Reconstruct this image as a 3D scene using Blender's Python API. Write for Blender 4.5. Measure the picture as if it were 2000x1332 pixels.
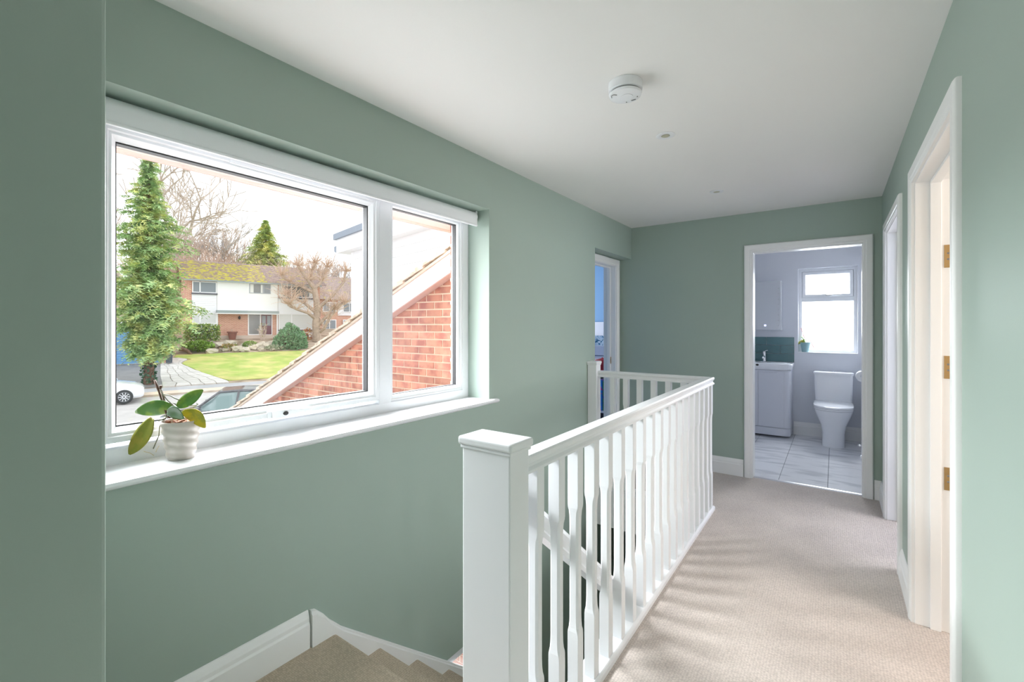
import bpy, bmesh, math, random
from mathutils import Vector, Matrix
random.seed(7)
for o in list(bpy.data.objects): bpy.data.objects.remove(o)
scene = bpy.context.scene
C = scene.collection

# ------------------------------------------------------------------ camera
YAW = math.atan2(631, 889)
cam_d = bpy.data.cameras.new('camera'); cam_d.sensor_width = 36; cam_d.lens = 16.0
cam_d.shift_y = -0.015; cam_d.clip_start = 0.02; cam_d.clip_end = 400
cam = bpy.data.objects.new('camera', cam_d); C.objects.link(cam)
cam.location = (0, 0, 1.35); cam.rotation_euler = (math.pi/2, 0, YAW)
scene.camera = cam

# ------------------------------------------------------------------ world: bright overcast sky
w = bpy.data.worlds.new('overcast_sky'); scene.world = w; w.use_nodes = True
bg = w.node_tree.nodes['Background']
bg.inputs[0].default_value = (0.94, 0.97, 1.0, 1); bg.inputs[1].default_value = 2.0

# ------------------------------------------------------------------ daylight through the windows, and an added fill from behind
def area(name, loc, direction, sx, sy, power, col=(1, 1, 1), spread=math.pi):
    d = bpy.data.lights.new(name, 'AREA'); d.shape = 'RECTANGLE'; d.size = sx; d.size_y = sy
    d.energy = power; d.color = col; d.spread = spread
    o = bpy.data.objects.new(name, d); C.objects.link(o); o.location = loc
    o.rotation_euler = Vector(direction).to_track_quat('-Z', 'Y').to_euler()
    return o
area('daylight_landing_window', (-2.95, 1.2, 2.75), (1, 0, -0.8), 3.0, 1.7, 415, (0.94, 0.97, 1.0), 2.05)
area('daylight_landing_pane', (-1.99, 1.25, 1.48), (1, 0, 0), 1.7, 1.02, 17, (0.95, 0.98, 1.0))
area('daylight_bathroom_window', (-0.08, 7.05, 1.75), (0, -1, -0.45), 0.8, 1.0, 60, (0.93, 0.96, 1.0))
area('daylight_blue_bedroom', (-4.9, 5.9, 1.5), (1, 0, -0.05), 1.2, 1.0, 50, (0.95, 0.98, 1.0))
area('daylight_front_bedroom', (2.75, 2.0, 1.5), (-1, 0.1, 0), 1.2, 1.1, 47, (1.0, 0.96, 0.93))
area('daylight_far_right_bedroom', (2.35, 3.85, 1.5), (-1, 0, 0), 1.2, 1.1, 48, (0.95, 0.97, 1.0))
area('daylight_hall_downstairs', (-2.1, 2.3, -0.85), (1, 0, 0), 0.8, 0.7, 10, (0.97, 0.99, 1.0))

area('added_fill_behind_camera', (-.55, -3.02, 1.15), (0, 1, 0), .9, 1.4, 6, (0.94, 0.97, 1.0))  # added fill lamp, brightens the front of the newel post
scene.cycles.diffuse_bounces = 8; scene.cycles.max_bounces = 16; scene.cycles.transparent_max_bounces = 16

vs = scene.view_settings
vs.view_transform = 'Standard'; vs.look = 'None'; vs.gamma = 1; vs.use_curve_mapping = False
vs.exposure = 0.08

# ------------------------------------------------------------------ materials
def _n(nt, t, **kw):
    n = nt.nodes.new(t)
    for k, v in kw.items():
        if hasattr(n, k): setattr(n, k, v)
    return n
def srgb(r, g, b):
    f = lambda c: (c/255/12.92) if c/255 <= .04045 else ((c/255+.055)/1.055)**2.4
    return (f(r), f(g), f(b))
def M(name, col, rough=.5, metal=0, var=0, vs_=6, bump=0, bs=60, rnd=0, col2=None, c2s=3, c2lo=.45, c2hi=.6,
      stretch=(1, 1, 1), coat=0, spec=.5):
    m = bpy.data.materials.new(name); m.use_nodes = True
    nt = m.node_tree; p = nt.nodes['Principled BSDF']
    p.inputs['Roughness'].default_value = rough; p.inputs['Metallic'].default_value = metal
    p.inputs['Specular IOR Level'].default_value = spec
    if coat: p.inputs['Coat Weight'].default_value = coat
    geo = _n(nt, 'ShaderNodeNewGeometry'); mp = _n(nt, 'ShaderNodeMapping')
    mp.inputs['Scale'].default_value = stretch
    nt.links.new(geo.outputs['Position'], mp.inputs['Vector'])
    rgb = _n(nt, 'ShaderNodeRGB'); rgb.outputs[0].default_value = (*col, 1); out = rgb.outputs[0]
    if col2:
        nz = _n(nt, 'ShaderNodeTexNoise'); nz.inputs['Scale'].default_value = c2s; nz.inputs['Detail'].default_value = 4
        nt.links.new(mp.outputs[0], nz.inputs['Vector'])
        rp = _n(nt, 'ShaderNodeMapRange'); rp.inputs[1].default_value = c2lo; rp.inputs[2].default_value = c2hi
        nt.links.new(nz.outputs[0], rp.inputs[0])
        mx = _n(nt, 'ShaderNodeMixRGB'); mx.inputs[2].default_value = (*col2, 1)
        nt.links.new(rp.outputs[0], mx.inputs[0]); nt.links.new(out, mx.inputs[1]); out = mx.outputs[0]
    if var or rnd:
        hs = _n(nt, 'ShaderNodeHueSaturation'); nt.links.new(out, hs.inputs['Color']); out = hs.outputs[0]
        val = None
        if var:
            nz = _n(nt, 'ShaderNodeTexNoise'); nz.inputs['Scale'].default_value = vs_; nz.inputs['Detail'].default_value = 5
            nt.links.new(mp.outputs[0], nz.inputs['Vector'])
            rp = _n(nt, 'ShaderNodeMapRange'); rp.inputs[1].default_value = .3; rp.inputs[2].default_value = .7
            rp.inputs[3].default_value = 1-var; rp.inputs[4].default_value = 1+var
            nt.links.new(nz.outputs[0], rp.inputs[0]); val = rp.outputs[0]
        if rnd:
            oi = _n(nt, 'ShaderNodeObjectInfo')
            rp = _n(nt, 'ShaderNodeMapRange'); rp.inputs[3].default_value = 1-rnd; rp.inputs[4].default_value = 1+rnd
            nt.links.new(oi.outputs['Random'], rp.inputs[0])
            if val:
                mu = _n(nt, 'ShaderNodeMath', operation='MULTIPLY')
                nt.links.new(val, mu.inputs[0]); nt.links.new(rp.outputs[0], mu.inputs[1]); val = mu.outputs[0]
            else: val = rp.outputs[0]
        nt.links.new(val, hs.inputs['Value'])
    nt.links.new(out, p.inputs['Base Color'])
    if bump:
        nz = _n(nt, 'ShaderNodeTexNoise'); nz.inputs['Scale'].default_value = bs; nz.inputs['Detail'].default_value = 3
        nt.links.new(mp.outputs[0], nz.inputs['Vector'])
        b = _n(nt, 'ShaderNodeBump'); b.inputs['Strength'].default_value = bump; b.inputs['Distance'].default_value = .01
        nt.links.new(nz.outputs[0], b.inputs['Height']); nt.links.new(b.outputs[0], p.inputs['Normal'])
    return m
def glass(name, tint=(1, 1, 1), refl=.06, rough=.02):
    m = bpy.data.materials.new(name); m.use_nodes = True; nt = m.node_tree; nt.nodes.clear()
    o = _n(nt, 'ShaderNodeOutputMaterial'); tr = _n(nt, 'ShaderNodeBsdfTransparent'); gl = _n(nt, 'ShaderNodeBsdfGlossy')
    tr.inputs[0].default_value = (*tint, 1); gl.inputs['Roughness'].default_value = rough
    mx = _n(nt, 'ShaderNodeMixShader'); mx.inputs[0].default_value = refl
    nt.links.new(tr.outputs[0], mx.inputs[1]); nt.links.new(gl.outputs[0], mx.inputs[2]); nt.links.new(mx.outputs[0], o.inputs[0])
    return m
def emis(name, col, s):
    m = bpy.data.materials.new(name); m.use_nodes = True
    p = m.node_tree.nodes['Principled BSDF']; p.inputs['Base Color'].default_value = (*col, 1)
    p.inputs['Emission Color'].default_value = (*col, 1); p.inputs['Emission Strength'].default_value = s
    return m
def carpet_mat(name, col):
    m = M(name, col, .95, var=.10, vs_=2.5, spec=.1); nt = m.node_tree; p = nt.nodes['Principled BSDF']
    geo = _n(nt, 'ShaderNodeNewGeometry'); mp = _n(nt, 'ShaderNodeMapping'); mp.inputs['Scale'].default_value = (95, 150, 110)
    nt.links.new(geo.outputs['Position'], mp.inputs['Vector'])
    v = _n(nt, 'ShaderNodeTexVoronoi'); v.inputs['Scale'].default_value = 1; v.inputs['Randomness'].default_value = .45
    nt.links.new(mp.outputs[0], v.inputs['Vector'])
    src = p.inputs['Base Color'].links[0].from_socket
    rp = _n(nt, 'ShaderNodeMapRange'); rp.inputs[1].default_value = .05; rp.inputs[2].default_value = .75
    rp.inputs[3].default_value = 1.12; rp.inputs[4].default_value = .74
    nt.links.new(v.outputs['Distance'], rp.inputs[0])
    mu = _n(nt, 'ShaderNodeMixRGB', blend_type='MULTIPLY'); mu.inputs[0].default_value = 1
    nt.links.new(src, mu.inputs[1]); nt.links.new(rp.outputs[0], mu.inputs[2]); nt.links.new(mu.outputs[0], p.inputs['Base Color'])
    b = _n(nt, 'ShaderNodeBump'); b.invert = True; b.inputs['Strength'].default_value = .6; b.inputs['Distance'].default_value = .004
    nt.links.new(v.outputs['Distance'], b.inputs['Height']); nt.links.new(b.outputs[0], p.inputs['Normal'])
    return m
def brick_tex(name, c1, c2, mortar, scale, axis_u, rows=1.0):
    # brickwork too far away or out of sight to build: position based pattern along (axis_u, z)
    m = bpy.data.materials.new(name); m.use_nodes = True; nt = m.node_tree; p = nt.nodes['Principled BSDF']
    p.inputs['Roughness'].default_value = .9
    geo = _n(nt, 'ShaderNodeNewGeometry')
    dt = _n(nt, 'ShaderNodeVectorMath', operation='DOT_PRODUCT'); dt.inputs[1].default_value = (*axis_u, 0)
    nt.links.new(geo.outputs['Position'], dt.inputs[0])
    sp = _n(nt, 'ShaderNodeSeparateXYZ'); nt.links.new(geo.outputs['Position'], sp.inputs[0])
    cb = _n(nt, 'ShaderNodeCombineXYZ'); nt.links.new(dt.outputs['Value'], cb.inputs[0]); nt.links.new(sp.outputs[2], cb.inputs[1])
    br = _n(nt, 'ShaderNodeTexBrick'); br.inputs['Scale'].default_value = scale
    br.inputs['Color1'].default_value = (*c1, 1); br.inputs['Color2'].default_value = (*c2, 1); br.inputs['Mortar'].default_value = (*mortar, 1)
    br.inputs['Mortar Size'].default_value = .045; br.inputs['Brick Width'].default_value = .9*rows; br.inputs['Row Height'].default_value = .3
    nt.links.new(cb.outputs[0], br.inputs['Vector']); nt.links.new(br.outputs[0], p.inputs['Base Color'])
    return m

m_green = M('sage_green_paint', srgb(158, 174, 164), .55, var=.012, vs_=1.5, bump=.02, bs=220)
m_ceil = M('white_ceiling_paint', srgb(236, 234, 232), .7, bump=.02, bs=150)
m_white = M('white_gloss_paint', srgb(233, 234, 237), .32)
m_satin = M('white_satin_paint', srgb(236, 236, 235), .4)
m_upvc = M('white_upvc', srgb(226, 228, 231), .3)
m_gasket = M('black_rubber_gasket', (.02, .02, .022), .6)
m_glass = glass('window_glass', (.97, .985, .98), .05)
m_frost = glass('frosted_glass', (.95, .97, .98), .10, .3)
m_carpet = carpet_mat('beige_loop_carpet', srgb(207, 196, 189))
m_stair_carpet = carpet_mat('beige_stair_carpet', srgb(200, 185, 166))
m_bathw = M('pale_grey_bathroom_paint', srgb(214, 217, 224), .5)
m_ceramic = M('white_ceramic', srgb(236, 238, 242), .12, coat=.3)
m_vanity = M('pale_grey_gloss_lacquer', srgb(212, 214, 222), .15)
m_chrome = M('chrome', (.8, .8, .82), .12, 1)
m_teal = M('teal_glazed_tile', srgb(84, 122, 126), .15, rnd=.12, var=.06, vs_=9)
m_grout = M('pale_grout', srgb(205, 208, 210), .8)
m_dgrout = M('grey_grout', srgb(120, 124, 132), .8)
m_marble = M('white_marble_tile', srgb(232, 233, 236), .18, rnd=.02, col2=srgb(205, 207, 212), c2s=2.2, c2lo=.5, c2hi=.62, stretch=(1.2, 5, 1))
m_mirror = M('mirror_cabinet_front', srgb(206, 208, 212), .12, .55)
m_brass = M('brushed_brass', srgb(186, 158, 112), .35, .9)
m_steel = M('brushed_steel', (.6, .6, .62), .3, 1)
m_dark = M('dark_plastic', (.02, .02, .02), .5)
m_grey = M('mid_grey_plastic', (.22, .22, .22), .5)
m_blind = M('white_blind_fabric', srgb(240, 241, 245), .6)
m_lilac = M('pale_lilac_paint', srgb(212, 214, 226), .6)
m_cream = M('warm_cream_paint', srgb(232, 220, 208), .6)
m_blue = M('sky_blue_paint', srgb(126, 166, 204), .6)
m_greyfloor = M('grey_vinyl_floor', srgb(120, 126, 130), .5)
m_lower = M('lower_hall_wall', srgb(150, 172, 150), .6)

# ------------------------------------------------------------------ mesh helpers
class B:
    def __init__(s): s.bm = bmesh.new()
    def box(s, x0, x1, y0, y1, z0, z1, T=None):
        x0, x1 = sorted((x0, x1)); y0, y1 = sorted((y0, y1)); z0, z1 = sorted((z0, z1))
        c = [(x0, y0, z0), (x1, y0, z0), (x1, y1, z0), (x0, y1, z0), (x0, y0, z1), (x1, y0, z1), (x1, y1, z1), (x0, y1, z1)]
        if T: c = [T(*q) for q in c]
        v = [s.bm.verts.new(q) for q in c]
        for f in ((0, 3, 2, 1), (4, 5, 6, 7), (0, 1, 5, 4), (1, 2, 6, 5), (2, 3, 7, 6), (3, 0, 4, 7)): s.bm.faces.new([v[i] for i in f])
        return s
    def loft(s, rings, closed=True, cap=True, T=None):
        R = [[s.bm.verts.new(T(*q) if T else q) for q in r] for r in rings]
        n = len(R[0])
        for a, b in zip(R, R[1:]):
            for i in range(n if closed else n-1):
                j = (i+1) % n
                try: s.bm.faces.new((a[i], a[j], b[j], b[i]))
                except ValueError: pass
        if cap and closed:
            try: s.bm.faces.new(R[0][::-1]); s.bm.faces.new(R[-1])
            except ValueError: pass
        return s
    def prism(s, poly, fn, a0, a1):
        # poly [(p,q)], fn(p,q,a)->xyz
        return s.loft([[fn(p, q, a0) for p, q in poly], [fn(p, q, a1) for p, q in poly]])
    def lathe(s, prof, c=(0, 0, 0), n=24, T=None, cap=True):
        return s.loft([[(c[0]+r*math.cos(2*math.pi*i/n), c[1]+r*math.sin(2*math.pi*i/n), c[2]+z) for i in range(n)] for r, z in prof], T=T, cap=cap)
    def tube(s, pts, r, n=8):
        pts = [Vector(p) for p in pts]; rs = r if isinstance(r, (list, tuple)) else [r]*len(pts)
        rings = []; up = None
        for i, p in enumerate(pts):
            d = (pts[min(i+1, len(pts)-1)]-pts[max(i-1, 0)])
            if d.length < 1e-9: d = Vector((0, 0, 1))
            d.normalize()
            if up is None: up = d.orthogonal().normalized()
            up = (up-d*up.dot(d))
            if up.length < 1e-6: up = d.orthogonal()
            up.normalize(); sd = d.cross(up)
            rings.append([tuple(p+(up*math.cos(2*math.pi*k/n)+sd*math.sin(2*math.pi*k/n))*rs[i]) for k in range(n)])
        return s.loft(rings)
    def poly(s, pts):
        s.bm.faces.new([s.bm.verts.new(p) for p in pts]); return s
    def ring(s, rect, prof, fn):
        # mitred frame: rect (a0,a1,b0,b1), prof [(inset, depth)], fn(a,b,d)->xyz
        a0, a1, b0, b1 = rect; loops = []
        for sx, sy in ((0, 0), (1, 0), (1, 1), (0, 1)):
            loops.append([fn((a1-i if sx else a0+i), (b1-i if sy else b0+i), d) for i, d in prof])
        R = [[s.bm.verts.new(q) for q in l] for l in loops]
        for k in range(4):
            a, b = R[k], R[(k+1) % 4]
            for i in range(len(prof)): 
                j = (i+1) % len(prof); s.bm.faces.new((a[i], a[j], b[j], b[i]))
        return s
    def arch(s, h0, h1, H, prof, fn, z0=0.0):
        # three-sided mitred casing around an opening; prof [(outward, depth)]
        L = [[(h0-w, z0, d) for w, d in prof], [(h0-w, H+w, d) for w, d in prof], [(h1+w, H+w, d) for w, d in prof], [(h1+w, z0, d) for w, d in prof]]
        return s.loft([[fn(*q) for q in l] for l in L])
def wloc(o):
    v = Vector((0, 0, 0))
    while o: v += o.location; o = o.parent
    return v
def obj(name, b, mat, parent=None, smooth=False, bevel=0, kind=None, seg=2, solid=0):
    bm = b.bm
    bmesh.ops.recalc_face_normals(bm, faces=bm.faces)
    me = bpy.data.meshes.new(name)
    if parent: off = wloc(parent)
    else:
        vs_ = [v.co for v in bm.verts]
        lo = [min(v[i] for v in vs_) for i in range(3)]; hi = [max(v[i] for v in vs_) for i in range(3)]
        off = Vector(((lo[0]+hi[0])/2, (lo[1]+hi[1])/2, lo[2]))
    for v in bm.verts: v.co -= off
    bm.to_mesh(me); bm.free()
    o = bpy.data.objects.new(name, me); C.objects.link(o)
    if parent: o.parent = parent
    else: o.location = off
    me.materials.append(mat)
    if smooth:
        for p in me.polygons: p.use_smooth = True
    if solid:
        md = o.modifiers.new('thickness', 'SOLIDIFY'); md.thickness = solid
    if bevel:
        md = o.modifiers.new('bevel', 'BEVEL'); md.width = bevel; md.segments = seg; md.limit_method = 'ANGLE'; md.harden_normals = False
    if kind: o['kind'] = kind
    return o
def smooth_angle(o, deg=40):
    me = o.data
    for p in me.polygons: p.use_smooth = True
    me.set_sharp_from_angle(angle=math.radians(deg))
    return o
def thing(name, loc, label, cat, group=None, kind=None):
    o = bpy.data.objects.new(name, None); C.objects.link(o); o.location = loc; o.empty_display_size = .1
    if label: o['label'] = label
    if cat: o['category'] = cat
    if group: o['group'] = group
    if kind: o['kind'] = kind
    return o
def tag(o, label, cat, group=None, kind=None):
    o['label'] = label; o['category'] = cat
    if group: o['group'] = group
    if kind: o['kind'] = kind
    return o
def struct(name, b, mat, label=None, bevel=0, parent=None, smooth=False):
    o = obj(name, b, mat, parent, bevel=bevel, smooth=smooth)
    if not parent: o['kind'] = 'structure'
    if label: o['label'] = label
    return o
def place(src, loc, parent):
    c = src.copy(); C.objects.link(c); c.parent = parent; c.location = loc; return c

# ================================================================== THE LANDING
CEIL = 2.35; XL = -1.705; XR = .296; YF = 4.52; STEP = .079
# --- left (window) wall with window opening, alcove to the blue bedroom and stairwell below
b = B()
WY0, WY1, WZ0, WZ1 = .35, 2.163, .88, 2.053
L2Y0, L2Y1, L2Z0, L2Z1 = 1.79, 2.75, -1.25, -.455
b.box(-1.95, XL, .05, WY0, -2.35, CEIL); b.box(-1.95, XL, WY0, WY1, WZ1, CEIL)
b.box(-1.95, XL, WY0, L2Y0, -2.35, WZ0); b.box(-1.95, XL, L2Y0, WY1, L2Z1, WZ0); b.box(-1.95, XL, L2Y0, WY1, -2.35, L2Z0)
b.box(-1.95, XL, WY1, L2Y1, L2Z1, CEIL); b.box(-1.95, XL, WY1, L2Y1, -2.35, L2Z0)
b.box(-1.95, XL, L2Y1, 3.65, -2.35, CEIL)
b.box(-1.95, XL, 3.65, YF, 2.03, CEIL); b.box(-1.95, -1.83, 3.65, 4.41, 1.955, 2.03); b.box(-1.95, -1.83, 4.41, YF, -.25, 2.03)
b.box(-1.95, XL, 3.65, 5.5, -2.35, -.25)
struct('wall_left', b, m_green, 'sage green landing wall holding the wide window')
# --- near wall nib
b = B(); b.box(-1.95, -1.2, -3.1, .276, STEP, CEIL); struct('wall_near', b, m_green, 'dark green wall edge at the left of the frame', bevel=.008)
b = B(); b.box(-1.2, -1.05, -3.2, -3.1, 0, CEIL); b.box(-.05, .42, -3.2, -3.1, 0, CEIL); b.box(-1.05, -.05, -3.2, -3.1, 0, .4); b.box(-1.05, -.05, -3.2, -3.1, 1.95, CEIL); struct('wall_back', b, m_green)  # opening left for the added window
w4 = thing('added_window_back', (-.55, -3.15, .4), 'added white window behind the viewer, unseen, there for fill light', None, kind='structure')  # unseen window, added to go with the fill lamp
b = B(); b.ring((-1.05, -.05, .4, 1.95), [(0, -3.19), (0, -3.12), (.055, -3.12), (.055, -3.19)], lambda a, bb, d: (a, d, bb)); obj('window_frame', b, m_upvc, w4)
# --- far wall with bathroom doorway
BX0, BX1, BH = -.592, .174, 1.995
b = B(); b.box(-1.95, BX0-.03, YF, 4.63, -.25, CEIL); b.box(BX1+.03, XR, YF, 4.63, 0, CEIL); b.box(BX0-.03, BX1+.03, YF, 4.63, BH+.03, CEIL)
struct('wall_far', b, m_green, 'sage green wall around the bathroom doorway')
# --- right wall with two doorways
D2 = (3.285, 4.095); D3 = (1.875, 2.738); DH = 1.995
b = B(); b.box(XR, .42, -3.2, D3[0]-.03, 0, CEIL); b.box(XR, .42, D3[0]-.03, D3[1]+.03, DH+.03, CEIL); b.box(XR, .42, D3[1]+.03, D2[0]-.03, 0, CEIL)
b.box(XR, .42, D2[0]-.03, D2[1]+.03, DH+.03, CEIL); b.box(XR, .42, D2[1]+.03, 4.63, 0, CEIL)
struct('wall_right', b, m_green, 'sage green right wall with two doorways')
b = B(); b.box(XR, .42, 4.63, 6.85, 0, CEIL); struct('wall_bathroom_right', b, m_bathw)
# --- ceiling, floor
b = B(); b.box(-1.952, 3.2, -3.2, 7.1, CEIL, CEIL+.1); struct('ceiling', b, m_ceil, 'white landing ceiling')
b = B(); b.prism([(-1.953, 3.66), (-1.953, 7.07), (-5.2, 7.07), (-5.2, 4.40)], lambda p, q, a: (p, q, a), CEIL, CEIL+.1); struct('ceiling_blue_bedroom', b, m_ceil)
b = B(); b.box(-.80, .42, -3.2, YF+.05, -.25, 0); b.box(XL, -.80, 3.535, YF, -.25, 0); b.box(-1.95, XL, 3.65, 4.41, -.25, 0)
struct('floor', b, m_carpet, 'beige loop-pile landing carpet')
b = B()
poly = [(-3.2, STEP-.25), (1.11, STEP-.25), (1.11, STEP-.03)]
for k in range(7):
    a = -math.pi/2+math.pi*k/6; poly.append((1.10+.02*math.cos(a), STEP-.02+.02*math.sin(a)))
poly.append((-3.2, STEP))
b.prism(poly, lambda p, q, a: (a, p, q), XL, -.87)
b.box(-.87, -.80, -3.2, .98, -.2, STEP-.002)
struct('floor_stair_head', b, m_stair_carpet, 'carpeted top of the stairs beside the wall')
# --- lower hall shell
b = B(); b.box(-1.95, .5, -.6, 5.6, -2.45, -2.35); struct('floor_lower', b, m_greyfloor)
b = B(); b.box(-.70, -.66, -.6, 5.6, -2.35, -.25); b.box(-1.95, -.66, 5.5, 5.6, -2.35, -.25); b.box(-1.95, -.66, -.7, -.6, -2.35, -.1)
struct('wall_lower', b, m_lower)
b = B(); b.box(-.83, -.795, 1.07, 3.57, -.30, -.002); b.box(XL, -.795, 3.50, 3.535, -.30, -.002); struct('trim_1', b, m_white, 'white apron board around the stairwell opening')

# --- skirting boards
SK = [(0, 0), (.018, 0), (.018, .10), (.013, .108), (.013, .122), (.009, .135), (.004, .148), (0, .15)]
def skirt(name, fn, a0, a1, label=None):
    b = B(); b.prism(SK, fn, a0, a1); return struct(name, b, m_satin, label)
skirt('baseboard_far', lambda d, z, a: (a, YF-d, z), XL, BX0-.075, 'white skirting board left of the bathroom door')
skirt('baseboard_far_right', lambda d, z, a: (a, YF-d, z), BX1+.075, XR)
skirt('baseboard_right', lambda d, z, a: (XR-d, a, z), D3[1]+.072, D2[0]-.072, 'white skirting between the two right-hand doorways')
skirt('baseboard_right_far', lambda d, z, a: (XR-d, a, z), D2[1]+.072, YF)
skirt('baseboard_right_near', lambda d, z, a: (XR-d, a, z), -3.1, D3[0]-.072)
skirt('baseboard_left', lambda d, z, a: (XL+d, a, z+STEP-.005), .276, 1.002, 'white skirting board at the stair head')

# --- door casings and linings
CS = [(.006, 0), (.006, .012), (.010, .015), (.022, .015), (.026, .019), (.05, .021), (.062, .02), (.068, .015), (.07, .011), (.07, 0)]
def doorway(name, label, h0, h1, H, face, back, mat, stop=None):
    # face(h,z,d): d>0 proud of the landing wall, d<0 into the wall; back = wall thickness
    t = thing(name, face((h0+h1)/2, 0, 0), label, None, kind='structure')
    b = B(); b.arch(h0, h1, H, CS, face); smooth_angle(obj('casing', b, mat, t), 30)
    b = B(); b.arch(h0, h1, H, [(0, .001), (.03, .001), (.03, -back-.012), (0, -back-.012)], face); obj('lining', b, mat, t, bevel=.002)
    if stop:
        s0, s1 = stop
        b = B(); b.arch(h0+.013, h1-.013, H-.013, [(0, -s0), (.013, -s0), (.013, -s1), (0, -s1)], face); obj('door_stop', b, mat, t, bevel=.002)
    return t
d_bath = doorway('door_1', 'white cased doorway into the bathroom', BX0, BX1, BH, lambda h, z, d: (h, YF-d, z), .11, m_satin)
d2 = doorway('door_2', 'white cased doorway at the far end of the right wall', D2[0], D2[1], DH, lambda h, z, d: (XR-d, h, z), .124, m_satin, (.05, .09))
d3 = doorway('door_3', 'white cased doorway in the near right wall with brass hinges', D3[0], D3[1], DH, lambda h, z, d: (XR-d, h, z), .124, m_satin, (.049, .086))
d1 = doorway('door_4', 'white cased doorway into the blue bedroom', 3.655, 4.408, 1.953, lambda h, z, d: (-1.83+d, h, z), .12, m_satin, (.055, .09))
# bathroom threshold bar
b = B(); b.prism([(4.545, 0), (4.56, .006), (4.58, .007), (4.595, 0)], lambda p, q, a: (a, p, q), BX0, BX1); struct('trim_2', b, m_steel, 'silver threshold bar in the bathroom doorway')
# strike plate on the bedroom door lining
b = B(); b.box(-1.878, -1.905, 4.402, 4.4085, .96, 1.03); st = obj('strike_plate', b, m_brass, d1)
b = B(); b.box(-1.884, -1.898, 4.400, 4.403, .975, 1.012); obj('latch_hole', b, m_dark, st)
# near right door: open leaf and brass hinges
leaf = B(); leaf.box(.436, 1.25, 2.742, 2.778, .01, 1.98); lf = obj('door_leaf', leaf, m_cream, d3, bevel=.002)
b = B()
b.box(.55, 1.13, 2.738, 2.743, .25, .85); b.box(.55, 1.13, 2.738, 2.743, 1.0, 1.85); obj('raised_panel', b, m_cream, lf, bevel=.004)
for zc in (1.655, 1.167, .677):
    b = B(); b.box(.392, .432, 2.735, 2.7395, zc-.05, zc+.05); hg = obj('hinge', b, m_brass, d3)
    b = B()
    for sx, sz in ((.418, .038), (.405, .013), (.405, -.013), (.418, -.038)):
        b.lathe([(.0045, 0), (.003, .0015)], (0, 0, 0), 8, T=lambda x, y, z, sx=sx, sz=sz: (sx+x, 2.735-z, zc+sz+y))
    obj('screw', b, m_grey, hg)
    b = B(); b.lathe([(.006, -.05), (.006, .05)], (.437, 2.735, zc), 10); obj('hinge_pin', b, m_brass, hg, smooth=True)

# --- window_1 : wide white window
win = thing('window_1', (-1.905, 1.25, .905), 'wide white plastic window with a large opening sash and narrow fixed pane', None, kind='structure')
yz = lambda a, bb, d: (d, a, bb)
b = B(); b.ring((WY0, WY1, .903, WZ1), [(0, -1.945), (0, -1.87), (.052, -1.87), (.058, -1.88), (.058, -1.945)], yz); obj('window_frame', b, m_upvc, win, bevel=.002)
b = B(); b.box(-1.945, -1.866, 1.477, 1.553, .955, 2.0); obj('mullion', b, m_upvc, win, bevel=.003)
b = B(); b.ring((.409, 1.475, .977, 1.99), [(0, -1.935), (0, -1.864), (.003, -1.859), (.020, -1.859), (.024, -1.866), (.032, -1.867), (.036, -1.874), (.046, -1.886), (.046, -1.935)], yz)
sash = obj('sash', b, m_upvc, win); smooth_angle(sash, 25)
b = B(); b.ring((.4555, 1.4285, 1.0235, 1.9435), [(0, -1.925), (0, -1.892), (.004, -1.894), (.004, -1.925)], yz); obj('gasket', b, m_gasket, sash)
b = B(); b.poly([(-1.908, .457, 1.025), (-1.908, 1.427, 1.025), (-1.908, 1.427, 1.942), (-1.908, .457, 1.942)]); obj('pane', b, m_glass, sash)
b = B(); b.ring((1.553, 2.106, .96, 1.997), [(0, -1.935), (0, -1.872), (.006, -1.874), (.010, -1.880), (.022, -1.882), (.028, -1.892), (.028, -1.935)], yz)
fx = obj('glazing_bead', b, m_upvc, win); smooth_angle(fx, 25)
b = B(); b.ring((1.580, 2.079, .987, 1.97), [(0, -1.925), (0, -1.896), (.004, -1.898), (.004, -1.925)], yz); obj('gasket', b, m_gasket, fx)
b = B(); b.poly([(-1.908, 1.581, .988), (-1.908, 2.078, .988), (-1.908, 2.078, 1.969), (-1.908, 1.581, 1.969)]); obj('pane', b, m_glass, fx)
b = B(); b.box(-1.864, -1.852, .92, .965, .976, 1.006); hb = obj('handle', b, m_upvc, sash, bevel=.003)
b = B(); b.loft([[( -1.852, y, z0), (-1.838, y, z0), (-1.838, y, z1), (-1.852, y, z1)] for y, z0, z1 in ((.935, .976, 1.006), (.975, .975, 1.007), (1.02, .979, 1.003), (1.10, .985, .996))]); obj('lever', b, m_upvc, sash, bevel=.003)
b = B(); b.lathe([(.008, 0), (.008, .004), (.004, .005)], (0, 0, 0), 12, T=lambda x, y, z: (-1.838+z, .985+x*1.3, .991+y)); obj('lock_button', b, m_dark, sash)
b = B(); b.box(-1.859, -1.852, .78, 1.16, 1.962, 1.976); obj('trickle_vent', b, m_upvc, sash, bevel=.002)
b = B(); b.prism([(-1.872, .880), (-1.685, .880), (-1.672, .886), (-1.668, .893), (-1.672, .902), (-1.685, .906), (-1.872, .906)], lambda p, q, a: (p, a, q), .27, 2.222); 
sill = obj('window_sill', b, m_white, win, bevel=.001); smooth_angle(sill, 40)
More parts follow.
